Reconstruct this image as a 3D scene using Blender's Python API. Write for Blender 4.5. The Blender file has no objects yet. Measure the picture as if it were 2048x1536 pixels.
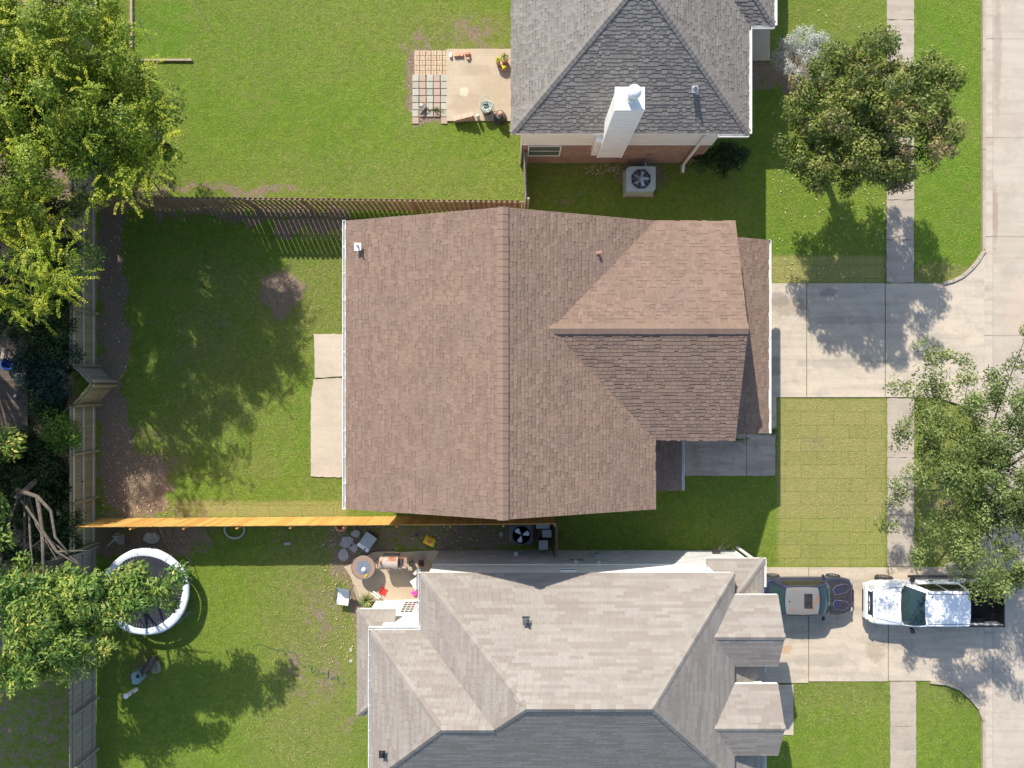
import bpy, math, random
import numpy as np
from mathutils import Vector, Matrix
random.seed(7); rng = np.random.default_rng(7)
PI = math.pi; R = math.radians
S = bpy.context.scene; COL = S.collection
# ------------------------------------------------------------ camera, sky, sun, exposure
CH = 33.0; F = 1419.0
cam = bpy.data.objects.new('camera', bpy.data.cameras.new('camera')); COL.objects.link(cam)
cam.location = (0, 0, CH); cam.rotation_euler = (0, 0, 0)
cam.data.sensor_width = 36; cam.data.lens = 36 * F / 2048; cam.data.clip_end = 1000
S.camera = cam
w = bpy.data.worlds.new("World"); S.world = w; w.use_nodes = True
SUNV = Vector((0.5, -1.13, -1.0)).normalized()          # the way light travels
sky = w.node_tree.nodes.new('ShaderNodeTexSky'); sky.sky_type = 'NISHITA'; sky.sun_disc = False
sky.sun_elevation = math.asin(-SUNV.z); sky.sun_rotation = math.atan2(-SUNV.x, -SUNV.y)
bg = w.node_tree.nodes['Background']; bg.inputs[1].default_value = 0.15
w.node_tree.links.new(sky.outputs[0], bg.inputs[0])
sun = bpy.data.objects.new('sun', bpy.data.lights.new('sun', 'SUN')); COL.objects.link(sun)
sun.data.energy = 4.6; sun.data.angle = R(0.6); sun.data.color = (1, .93, .82)
sun.rotation_euler = SUNV.to_track_quat('-Z', 'Y').to_euler(); sun.location = (-10, 20, 40)
S.view_settings.view_transform = 'Standard'; S.view_settings.look = 'None'
S.view_settings.exposure = 0.76; S.view_settings.gamma = 1
S.cycles.max_bounces = 8

def W(px, py, z=0.0):
    "world point at height z under the spot (px, py) of a survey laid over the plot"
    k = (CH - z) / F
    return Vector(((px - 1024) * k, (768 - py) * k, z))
# ------------------------------------------------------------ materials
def newmat(name):
    m = bpy.data.materials.new(name); m.use_nodes = True
    t = m.node_tree; return m, t, t.nodes['Principled BSDF']
def nd(t, typ, **kw):
    n = t.nodes.new(typ)
    for k, v in kw.items():
        if k.startswith('i_'): n.inputs[k[2:].replace('_', ' ')].default_value = v
        else: setattr(n, k, v)
    return n
def c4(c): return (c[0], c[1], c[2], 1)
def mixc(t, fac, a, b, mode='MIX'):
    n = t.nodes.new('ShaderNodeMix'); n.data_type = 'RGBA'; n.blend_type = mode
    for i, v in ((0, fac), (6, a), (7, b)):
        if hasattr(v, 'links'): t.links.new(v, n.inputs[i])
        else: n.inputs[i].default_value = v if i == 0 else c4(v)
    return n.outputs[2]
def math2(t, op, a, b=None, clamp=False):
    n = t.nodes.new('ShaderNodeMath'); n.operation = op; n.use_clamp = clamp
    for i, v in ((0, a), (1, b)):
        if v is None: continue
        if hasattr(v, 'links'): t.links.new(v, n.inputs[i])
        else: n.inputs[i].default_value = v
    return n.outputs[0]
def noise(t, co, scale, detail=3, rough=.6, lo=.3, hi=.7):
    n = nd(t, 'ShaderNodeTexNoise'); n.inputs['Scale'].default_value = scale
    n.inputs['Detail'].default_value = detail; n.inputs['Roughness'].default_value = rough
    t.links.new(co, n.inputs['Vector'])
    r = nd(t, 'ShaderNodeMapRange'); r.inputs[1].default_value = lo; r.inputs[2].default_value = hi
    t.links.new(n.outputs[0], r.inputs[0]); return r.outputs[0]
def coords(t, scale=None):
    g = nd(t, 'ShaderNodeNewGeometry').outputs['Position']
    if scale:
        m = nd(t, 'ShaderNodeMapping'); m.inputs['Scale'].default_value = scale
        t.links.new(g, m.inputs[0]); return m.outputs[0]
    return g
def attr(t, name):
    return nd(t, 'ShaderNodeAttribute', attribute_name=name).outputs['Fac']
def bump(t, b, h, strength, dist):
    n = nd(t, 'ShaderNodeBump'); n.inputs['Strength'].default_value = strength
    n.inputs['Distance'].default_value = dist
    t.links.new(h, n.inputs['Height']); t.links.new(n.outputs[0], b.inputs['Normal'])
def mk(name, c, c2=None, scale=4, rough=.7, metal=0, bmp=0, bscale=40, tone=0, stretch=None, spec=None, coat=0, lo=.3, hi=.7):
    m, t, b = newmat(name)
    c2 = c2 or tuple(x * .8 for x in c)
    P = coords(t, stretch); f = noise(t, P, scale, lo=lo, hi=hi)
    if tone:
        f = math2(t, 'ADD', math2(t, 'MULTIPLY', f, 1 - tone), math2(t, 'MULTIPLY', attr(t, 'tone'), tone))
    t.links.new(mixc(t, f, c, c2), b.inputs['Base Color'])
    b.inputs['Roughness'].default_value = rough; b.inputs['Metallic'].default_value = metal
    if spec is not None: b.inputs['Specular IOR Level'].default_value = spec
    if coat: b.inputs['Coat Weight'].default_value = coat; b.inputs['Coat Roughness'].default_value = .05
    if bmp: bump(t, b, noise(t, P, bscale), bmp, .02)
    return m
M = {}
M['white'] = mk('white_paint', (.78, .77, .74), (.68, .67, .63), 2, .5)
M['siding'] = mk('siding_paint', (.74, .71, .64), (.66, .63, .56), 1.5, .6, stretch=(.6, .6, 6))
M['soffit'] = mk('soffit_paint', (.6, .58, .54), rough=.7)
M['concrete'] = None
M['steel'] = mk('galvanised_steel', (.5, .52, .54), (.35, .36, .37), 6, .35, .8)
M['grey_metal'] = mk('grey_painted_metal', (.33, .37, .36), (.25, .29, .28), 5, .5)
M['pale_metal'] = mk('pale_green_metal', (.40, .47, .43), (.33, .40, .36), 5, .5)
M['black'] = mk('black_plastic', (.012, .012, .014), (.03, .03, .03), 6, .45)
M['dark_metal'] = mk('dark_metal', (.05, .055, .065), (.09, .09, .1), 6, .4, .3)
M['dark_plastic'] = mk('dark_grey_plastic', (.06, .065, .07), (.09, .1, .1), 6, .5)
M['bark'] = mk('bark', (.06, .047, .036), (.13, .11, .088), 8, .9, bmp=.6, bscale=20, stretch=(1, 1, .25))
M['terracotta'] = mk('terracotta', (.52, .22, .12), (.6, .34, .22), 9, .8)
M['soil'] = mk('soil', (.03, .022, .016), (.09, .06, .04), 30, .95, bmp=.6)
M['rust'] = mk('rusty_metal', (.30, .11, .05), (.34, .30, .27), 3.2, .7, bmp=.2, lo=.42, hi=.56)
M['tile'] = mk('table_tile', (.30, .18, .12), (.22, .17, .14), 7, .5)
M['fabric_white'] = mk('white_sling_fabric', (.72, .72, .70), (.62, .62, .60), 6, .8)
M['red'] = mk('red_plastic', (.55, .03, .02), (.45, .03, .02), 4, .4)
M['pink'] = mk('pink_plastic', (.8, .08, .35), (.7, .06, .3), 4, .4)
M['yellow'] = mk('yellow_bag', (.80, .55, .02), (.72, .48, .02), 4, .35)
M['bag_green'] = mk('green_bag_print', (.03, .32, .12), rough=.35)
M['bag_red'] = mk('red_bag_print', (.6, .05, .02), rough=.35)
M['teal'] = mk('teal_box', (.22, .33, .30), (.18, .28, .27), 5, .5)
M['brown_cloth'] = mk('brown_cover', (.045, .03, .03), (.08, .055, .05), 6, .7)
M['blue'] = mk('blue_plastic', (.02, .07, .28), rough=.4)
M['hose'] = mk('pale_hose', (.45, .50, .42), (.38, .44, .38), 8, .45)
M['green_hose'] = mk('green_hose', (.04, .14, .08), (.03, .10, .06), 8, .5)
M['mat_black'] = mk('trampoline_mat', (.012, .012, .02), (.02, .02, .03), 3, .6)
M['pad'] = mk('trampoline_pad', (.66, .69, .72), (.50, .54, .60), 1.4, .55)
M['stone'] = mk('pale_stone', (.42, .39, .36), (.30, .28, .26), 6, .9, bmp=.5)
M['timber'] = mk('landscape_timber', (.36, .29, .2), (.26, .2, .14), 5, .9, tone=.3)
M['deck'] = mk('dark_deck_wood', (.05, .038, .03), (.12, .09, .07), 9, .85, tone=.6, stretch=(.4, 3, 3))
M['driftwood'] = mk('grey_driftwood', (.38, .34, .30), (.16, .13, .12), 9, .9)
M['wall_paint_dark'] = mk('dark_recess', (.03, .03, .03), rough=.9)
M['rubber'] = mk('tyre_rubber', (.02, .02, .02), rough=.85)
M['chrome'] = mk('chrome', (.6, .6, .6), rough=.2, metal=1)
M['rim'] = mk('alloy_rim', (.35, .35, .36), rough=.35, metal=.8)
M['navy'] = mk('navy_car_paint', (.012, .014, .04), (.02, .02, .05), 3, .3, coat=.8)
M['clearpatch'] = mk('peeling_car_paint', (.018, .015, .02), (.035, .028, .03), 7, .5)
M['truck_white'] = mk('white_truck_paint', (.80, .81, .82), (.78, .79, .80), 1, .35, coat=.6)
M['lamp'] = mk('lamp_glass', (.5, .48, .42), rough=.15, coat=1)
M['bedliner'] = mk('bed_liner', (.012, .012, .013), (.02, .02, .02), 5, .8, spec=.2)

def glass(name, c, rough=.06):
    m = mk(name, c, c, rough=rough, spec=.6); return m
M['glass'] = glass('dark_window_glass', (.03, .04, .04))
M['car_glass'] = glass('car_glass', (.02, .04, .042))
M['tint_glass'] = glass('tinted_car_glass', (.025, .024, .018), .12)

def concrete(name, a, b, dark, seed, stains=()):
    m, t, bs = newmat(name); P = coords(t); P0 = P
    mp = nd(t, 'ShaderNodeMapping'); mp.inputs['Location'].default_value = (seed, seed * 2, 0); t.links.new(P, mp.inputs[0]); P = mp.outputs[0]
    c = mixc(t, noise(t, P, .35, 4), a, b)
    st = nd(t, 'ShaderNodeMapping'); st.inputs['Scale'].default_value = (.25, 2.5, 1); t.links.new(P, st.inputs[0])
    c = mixc(t, math2(t, 'MULTIPLY', noise(t, st.outputs[0], 1.2, 5, lo=.45, hi=.75), .6), c, dark)
    c = mixc(t, math2(t, 'MULTIPLY', noise(t, P, .9, 6, .75, .48, .72), .6), c, dark)
    c = mixc(t, math2(t, 'MULTIPLY', noise(t, P, 24, 4, .8, .35, .75), .38), c, dark)
    c = mixc(t, math2(t, 'MULTIPLY', noise(t, P, 5, 5, .7, .35, .62), .13), c, tuple(min(1, x * 1.25) for x in a))
    for px, py, rx, ry, amt, col in stains:
        q = W(px, py); sm = nd(t, 'ShaderNodeMapping', vector_type='TEXTURE'); sm.inputs['Location'].default_value = (q.x, q.y, 0); sm.inputs['Scale'].default_value = (rx / 43, ry / 43, 1e3); t.links.new(P0, sm.inputs[0])
        ln = nd(t, 'ShaderNodeVectorMath', operation='LENGTH'); t.links.new(sm.outputs[0], ln.inputs[0])
        v_ = math2(t, 'ADD', ln.outputs['Value'], math2(t, 'MULTIPLY', math2(t, 'SUBTRACT', noise(t, P0, 2.2, 5, .7, 0, 1), .5), 2.2))
        mr = nd(t, 'ShaderNodeMapRange'); mr.inputs[1].default_value = .75; mr.inputs[2].default_value = 1.15; mr.inputs[3].default_value = amt; mr.inputs[4].default_value = 0; t.links.new(v_, mr.inputs[0])
        c = mixc(t, mr.outputs[0], c, col)
    # hairline cracks
    v = nd(t, 'ShaderNodeTexVoronoi', feature='DISTANCE_TO_EDGE'); v.inputs['Scale'].default_value = .33
    wn = nd(t, 'ShaderNodeTexNoise'); wn.inputs['Scale'].default_value = 1.4; wn.inputs['Detail'].default_value = 6; t.links.new(P, wn.inputs[0])
    ad = nd(t, 'ShaderNodeVectorMath', operation='ADD'); t.links.new(P, ad.inputs[0])
    sc = nd(t, 'ShaderNodeVectorMath', operation='SCALE'); sc.inputs['Scale'].default_value = 1.6; t.links.new(wn.outputs['Color'], sc.inputs[0])
    t.links.new(sc.outputs[0], ad.inputs[1]); t.links.new(ad.outputs[0], v.inputs['Vector'])
    cr = nd(t, 'ShaderNodeMapRange'); cr.inputs[1].default_value = .0; cr.inputs[2].default_value = .006; cr.inputs[3].default_value = .35; cr.inputs[4].default_value = 0
    t.links.new(v.outputs['Distance'], cr.inputs[0])
    c = mixc(t, math2(t, 'MULTIPLY', cr.outputs[0], noise(t, P, .3, 2, lo=.5, hi=.56)), c, (.12, .1, .07))
    t.links.new(c, bs.inputs['Base Color']); bs.inputs['Roughness'].default_value = .9
    bump(t, bs, noise(t, P, 45, 4), .25, .01)
    return m
M['street'] = concrete('street_concrete', (0.370, 0.319, 0.256), (0.429, 0.382, 0.319), (0.269, 0.225, 0.187), 3, [(1995, 100, 8, 120, .35, (.2, .14, .1)), (1990, 430, 6, 60, .5, (.22, .14, .1)), (2040, 620, 30, 60, .3, (.5, .36, .26)), (2010, 250, 60, 14, .3, (.28, .23, .19))])
M['drive'] = concrete('driveway_concrete', (0.450, 0.386, 0.300), (0.522, 0.437, 0.333), (0.235, 0.210, 0.185), 17, [(1572, 612, 42, 20, .65, (.27, .22, .16)), (1560, 600, 20, 14, .4, (.14, .12, .10)), (1545, 735, 14, 26, .5, (.15, .14, .13)), (1700, 640, 95, 9, .28, (.2, .18, .16)), (1690, 728, 110, 9, .28, (.2, .18, .16)), (1870, 690, 60, 30, .22, (.24, .21, .18)), (1655, 585, 16, 8, .5, (.14, .13, .12))])
M['drive2'] = concrete('driveway_concrete_two', (0.450, 0.378, 0.293), (0.504, 0.420, 0.317), (0.218, 0.193, 0.168), 31, [(1750, 1302, 20, 20, .55, (.26, .20, .13)), (1570, 1300, 12, 10, .6, (.4, .22, .1)), (1800, 1290, 40, 10, .3, (.15, .13, .11)), (1650, 1320, 60, 14, .3, (.2, .17, .14))])
M['walk'] = concrete('sidewalk_concrete', (0.342, 0.292, 0.231), (0.408, 0.349, 0.284), (0.213, 0.180, 0.148), 9)
M['walk_grey'] = concrete('entry_walk_concrete', (0.413, 0.337, 0.266), (0.510, 0.424, 0.339), (0.120, 0.105, 0.098), 23)
M['patio'] = concrete('patio_concrete', (0.487, 0.420, 0.333), (0.405, 0.342, 0.260), (0.324, 0.279, 0.225), 41)
M['patio_tan'] = concrete('tan_patio_concrete', (0.436, 0.365, 0.269), (0.377, 0.311, 0.221), (0.299, 0.229, 0.158), 53, [(950, 140, 30, 12, .5, (.30, .24, .17)), (930, 205, 34, 22, .45, (.30, .23, .16)), (985, 180, 30, 26, .4, (.34, .27, .19)), (800, 1180, 60, 20, .3, (.3, .22, .15)), (927, 183, 9, 9, .5, (.62, .54, .42))])

def brick(name, a, b, mortar, dark):
    m, t, bs = newmat(name); P = coords(t)
    s = nd(t, 'ShaderNodeSeparateXYZ'); t.links.new(P, s.inputs[0])
    cb = nd(t, 'ShaderNodeCombineXYZ'); t.links.new(math2(t, 'ADD', s.outputs[0], s.outputs[1]), cb.inputs[0]); t.links.new(s.outputs[2], cb.inputs[1])
    br = nd(t, 'ShaderNodeTexBrick'); t.links.new(cb.outputs[0], br.inputs[0])
    for k, v in (('Scale', 1), ('Brick Width', .4), ('Row Height', .13), ('Mortar Size', .016), ('Bias', -.1)): br.inputs[k].default_value = v
    br.inputs['Color1'].default_value = c4(a); br.inputs['Color2'].default_value = c4(b); br.inputs['Mortar'].default_value = c4(mortar)
    st = nd(t, 'ShaderNodeMapping'); st.inputs['Scale'].default_value = (.9, 10, 1); t.links.new(cb.outputs[0], st.inputs[0])
    c = mixc(t, math2(t, 'MULTIPLY', noise(t, st.outputs[0], 1.6, 2, lo=.57, hi=.63), .85), br.outputs[0], tuple(min(.8, x * 1.9) for x in a))
    c = mixc(t, math2(t, 'MULTIPLY', noise(t, P, 2, 4), .45), c, dark)
    t.links.new(c, bs.inputs['Base Color']); bs.inputs['Roughness'].default_value = .85
    bump(t, bs, br.outputs['Fac'], -.5, .01)
    return m
M['brick_red'] = brick('red_brick', (.24, .125, .085), (.33, .20, .145), (.36, .29, .24), (.12, .075, .06))
M['brick_grey'] = brick('whitewashed_brick', (.46, .45, .44), (.58, .57, .56), (.45, .44, .43), (.32, .31, .31))
M['brick_tan'] = brick('tan_brick', (.36, .24, .17), (.42, .29, .21), (.4, .36, .32), (.2, .15, .12))

def wood(name, a, b, streak, rough=.85):
    m, t, bs = newmat(name); P = coords(t)
    tn = attr(t, 'tone'); c = mixc(t, tn, a, b)
    st = coords(t, (9, 9, 1.2))
    c = mixc(t, math2(t, 'MULTIPLY', noise(t, st, 3, 4), .45), c, streak)
    c = mixc(t, math2(t, 'MULTIPLY', noise(t, P, .5, 3), .3), c, streak)
    t.links.new(c, bs.inputs['Base Color']); bs.inputs['Roughness'].default_value = rough
    return m
M['wood_green'] = wood('mossy_treated_wood', (.28, .25, .13), (.40, .35, .19), (.17, .15, .08))
M['wood_grey'] = wood('weathered_grey_wood', (.26, .23, .19), (.40, .36, .30), (.15, .12, .10))
M['wood_brown'] = wood('weathered_brown_wood', (.22, .14, .08), (.33, .23, .14), (.12, .08, .05))
M['wood_orange'] = wood('new_stained_wood', (.50, .26, .06), (.72, .44, .13), (.36, .18, .04), .7)
M['rail'] = wood('pale_rail_wood', (.50, .47, .42), (.58, .55, .50), (.38, .35, .30))

def shingle(name, cols, stain, stainamt=.35):
    m, t, bs = newmat(name); P = coords(t)
    r = nd(t, 'ShaderNodeValToRGB'); e = r.color_ramp.elements
    e[0].position = 0; e[0].color = c4(cols[0]); e[1].position = 1; e[1].color = c4(cols[-1])
    for i, c in enumerate(cols[1:-1]):
        x = e.new((i + 1) / (len(cols) - 1)); x.color = c4(c)
    t.links.new(attr(t, 'tone'), r.inputs[0])
    c = mixc(t, math2(t, 'MULTIPLY', noise(t, P, .55, 4, lo=.45, hi=.7), stainamt), r.outputs[0], stain)
    c = mixc(t, math2(t, 'MULTIPLY', noise(t, coords(t, (1.6, .35, 1)), 1.1, 5, .7, .48, .72), .35), c, tuple(x * .72 for x in stain))
    c = mixc(t, math2(t, 'MULTIPLY', noise(t, coords(t, (.3, 1.3, 1)), .9, 5, .7, .5, .75), .3), c, tuple(min(1, x * 1.12) for x in cols[-1]))
    c = mixc(t, math2(t, 'MULTIPLY', noise(t, P, 34, 4, .8), .3), c, tuple(x * .6 for x in cols[0]))
    c = mixc(t, math2(t, 'MULTIPLY', noise(t, P, 90, 2, .8), .22), c, tuple(min(1, x * 1.5) for x in cols[-1]))
    t.links.new(c, bs.inputs['Base Color']); bs.inputs['Roughness'].default_value = .95; bs.inputs['Specular IOR Level'].default_value = .2
    bump(t, bs, noise(t, P, 70, 3, .8), .35, .01)
    return m
M['sh_brown'] = shingle('brown_shingle', [(.160, .108, .082), (.188, .128, .096), (.214, .146, .110), (.242, .166, .126)], (.155, .122, .102), .4)
M['sh_grey'] = shingle('grey_shingle', [(.145, .131, .117), (.182, .166, .149), (.21, .193, .173), (.24, .222, .20)], (.16, .145, .135), .3)
M['sh_tan'] = shingle('tan_shingle', [(.198, .165, .142), (.222, .19, .165), (.262, .238, .21), (.292, .266, .234)], (.20, .178, .16), .4)

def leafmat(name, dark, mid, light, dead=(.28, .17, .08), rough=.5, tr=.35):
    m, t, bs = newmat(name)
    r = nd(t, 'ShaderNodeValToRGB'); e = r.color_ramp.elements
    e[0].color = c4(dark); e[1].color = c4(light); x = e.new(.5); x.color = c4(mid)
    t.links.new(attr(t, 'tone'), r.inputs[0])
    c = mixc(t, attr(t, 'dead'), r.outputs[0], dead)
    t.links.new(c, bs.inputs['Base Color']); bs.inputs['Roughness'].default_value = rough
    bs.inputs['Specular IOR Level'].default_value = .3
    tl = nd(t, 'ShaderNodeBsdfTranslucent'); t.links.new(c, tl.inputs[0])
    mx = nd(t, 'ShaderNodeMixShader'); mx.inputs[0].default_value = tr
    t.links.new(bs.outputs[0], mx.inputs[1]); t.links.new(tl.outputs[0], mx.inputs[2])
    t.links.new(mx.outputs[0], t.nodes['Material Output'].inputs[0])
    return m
M['leaf_yellow'] = leafmat('yellow_green_leaves', (.08, .14, .015), (.19, .27, .022), (.40, .42, .035))
M['leaf_frond'] = leafmat('bright_frond_leaves', (.16, .24, .02), (.34, .42, .03), (.60, .58, .05))
M['leaf_green'] = leafmat('mid_green_leaves', (.055, .12, .03), (.14, .25, .045), (.48, .50, .09), dead=(.55, .50, .12))
M['leaf_oak'] = leafmat('grey_green_leaves', (.075, .115, .03), (.16, .215, .055), (.32, .36, .13), rough=.4)
M['leaf_olive'] = leafmat('olive_leaves', (.05, .085, .018), (.14, .185, .035), (.36, .36, .08), dead=(.34, .23, .14))
M['leaf_silver'] = leafmat('silver_leaves', (.30, .33, .29), (.50, .53, .48), (.68, .70, .65), dead=(.58, .52, .49))
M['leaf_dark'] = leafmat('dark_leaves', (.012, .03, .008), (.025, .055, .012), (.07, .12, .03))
M['leaf_bright'] = leafmat('bright_leaves', (.05, .12, .012), (.10, .2, .02), (.2, .3, .04))
M['leaf_blue'] = leafmat('blue_green_needles', (.015, .04, .03), (.03, .07, .05), (.05, .1, .07))
M['leaf_agave'] = leafmat('striped_agave_leaves', (.10, .16, .05), (.18, .24, .08), (.5, .45, .15), dead=(.5, .28, .1))
M['grass_blade'] = leafmat('grass_blades', (.16, .29, .03), (.34, .52, .055), (.60, .74, .12), dead=(.74, .61, .32), rough=.7, tr=.3)

# ------------------------------------------------------------ mesh builder
class MB:
    def __init__(s): s.v = []; s.f = []; s.t = []; s.m = []; s.mi = 0
    def face(s, pts, tone=None):
        n = len(s.v); s.v += [tuple(p) for p in pts]; s.f.append(tuple(range(n, n + len(pts))))
        s.t.append(random.random() if tone is None else tone); s.m.append(s.mi); return s
    def raw(s, vs, fs, tone=None):
        n = len(s.v); s.v += [tuple(p) for p in vs]; tn = random.random() if tone is None else tone
        for f in fs: s.f.append(tuple(i + n for i in f)); s.t.append(tn); s.m.append(s.mi)
        return s
    def box(s, c, d, rz=0, tone=None, rx=0, ry=0, taper=1.0):
        mt = Matrix.Rotation(rz, 3, 'Z') @ Matrix.Rotation(ry, 3, 'Y') @ Matrix.Rotation(rx, 3, 'X'); vs = []
        for z in (-.5, .5):
            k = taper if z > 0 else 1
            for x, y in ((-.5, -.5), (.5, -.5), (.5, .5), (-.5, .5)):
                vs.append(Vector(c) + mt @ Vector((x * d[0] * k, y * d[1] * k, z * d[2])))
        return s.raw(vs, [(3, 2, 1, 0), (4, 5, 6, 7), (0, 1, 5, 4), (1, 2, 6, 5), (2, 3, 7, 6), (3, 0, 4, 7)], tone)
    def slab(s, x0, x1, y0, y1, z0, z1, tone=None):
        return s.box(((x0 + x1) / 2, (y0 + y1) / 2, (z0 + z1) / 2), (abs(x1 - x0), abs(y1 - y0), abs(z1 - z0)), tone=tone)
    def prism(s, poly, z0, z1, tone=None):
        n = len(poly); vs = [(p[0], p[1], z0) for p in poly] + [(p[0], p[1], z1) for p in poly]
        fs = [tuple(reversed(range(n))), tuple(range(n, 2 * n))] + [(i, (i + 1) % n, n + (i + 1) % n, n + i) for i in range(n)]
        return s.raw(vs, fs, tone)
    def extrude(s, pts, vec, tone=None):
        n = len(pts); v = Vector(vec); vs = [Vector(p) for p in pts] + [Vector(p) + v for p in pts]
        fs = [tuple(reversed(range(n))), tuple(range(n, 2 * n))] + [(i, (i + 1) % n, n + (i + 1) % n, n + i) for i in range(n)]
        return s.raw(vs, fs, tone)
    def lathe(s, c, prof, n=24, tone=None, mt=None):
        c = Vector(c); vs = []; fs = []; mt = mt or Matrix.Identity(3)
        for r, z in prof:
            for i in range(n):
                a = 2 * PI * i / n; vs.append(c + mt @ Vector((r * math.cos(a), r * math.sin(a), z)))
        for j in range(len(prof) - 1):
            for i in range(n):
                k = (i + 1) % n; fs.append((j * n + i, j * n + k, (j + 1) * n + k, (j + 1) * n + i))
        if prof[0][0] > 1e-4: fs.append(tuple(reversed(range(n))))
        if prof[-1][0] > 1e-4: fs.append(tuple(range((len(prof) - 1) * n, len(prof) * n)))
        return s.raw(vs, fs, tone)
    def tube(s, pts, r, n=6, tone=None):
        pts = [Vector(p) for p in pts]; rs = r if isinstance(r, (list, tuple)) else [r] * len(pts)
        vs = []; fs = []
        for i, p in enumerate(pts):
            d = (pts[min(i + 1, len(pts) - 1)] - pts[max(i - 1, 0)]).normalized()
            u = d.orthogonal().normalized() if i == 0 else (u - d * u.dot(d)).normalized()
            b = d.cross(u)
            for k in range(n):
                a = 2 * PI * k / n; vs.append(p + (u * math.cos(a) + b * math.sin(a)) * rs[i])
        for j in range(len(pts) - 1):
            for k in range(n):
                q = (k + 1) % n; fs.append((j * n + k, j * n + q, (j + 1) * n + q, (j + 1) * n + k))
        fs.append(tuple(reversed(range(n)))); fs.append(tuple(range((len(pts) - 1) * n, len(pts) * n)))
        return s.raw(vs, fs, tone)
    def build(s, name, mat, parent=None, world=False, smooth=False, bev=0, sub=0, auto=False):
        me = bpy.data.meshes.new(name); vs = s.v
        if world and parent is not None:
            o_ = WO(parent); vs = [(v[0] - o_.x, v[1] - o_.y, v[2] - o_.z) for v in vs]
        me.from_pydata(vs, [], s.f); me.update()
        for mm in (mat if isinstance(mat, list) else [mat]): me.materials.append(M[mm] if isinstance(mm, str) else mm)
        a = me.attributes.new('tone', 'FLOAT', 'FACE'); a.data.foreach_set('value', np.array(s.t, dtype=np.float32))
        if any(s.m): me.polygons.foreach_set('material_index', s.m)
        if smooth: me.polygons.foreach_set('use_smooth', [True] * len(me.polygons))
        o = bpy.data.objects.new(name, me); COL.objects.link(o)
        if parent is not None: o.parent = parent
        if bev:
            b = o.modifiers.new('bevel', 'BEVEL'); b.width = bev; b.segments = 2; b.limit_method = 'ANGLE'
        if sub:
            b = o.modifiers.new('sub', 'SUBSURF'); b.levels = sub; b.render_levels = sub
        return o
def WO(o):
    p = Vector((0, 0, 0))
    while o is not None: p = p + o.location; o = o.parent
    return p
def tag(o, label=None, cat=None, group=None, kind=None):
    if label: o['label'] = label
    if cat: o['category'] = cat
    if group: o['group'] = group
    if kind: o['kind'] = kind
    return o
def thing(name, label, cat, loc=(0, 0, 0), rz=0, group=None):
    o = bpy.data.objects.new(name, None); COL.objects.link(o); o.location = loc; o.rotation_euler = (0, 0, rz)
    o.empty_display_size = .2
    return tag(o, label, cat, group)
def struct(name, mb, mat, label=None):
    o = mb.build(name, mat); o['kind'] = 'structure'
    if label: o['label'] = label
    return o
def copy_tree(o, parent=None):
    c = o.copy(); COL.objects.link(c); c.parent = parent
    for ch in list(o.children): copy_tree(ch, c)
    return c
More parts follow.
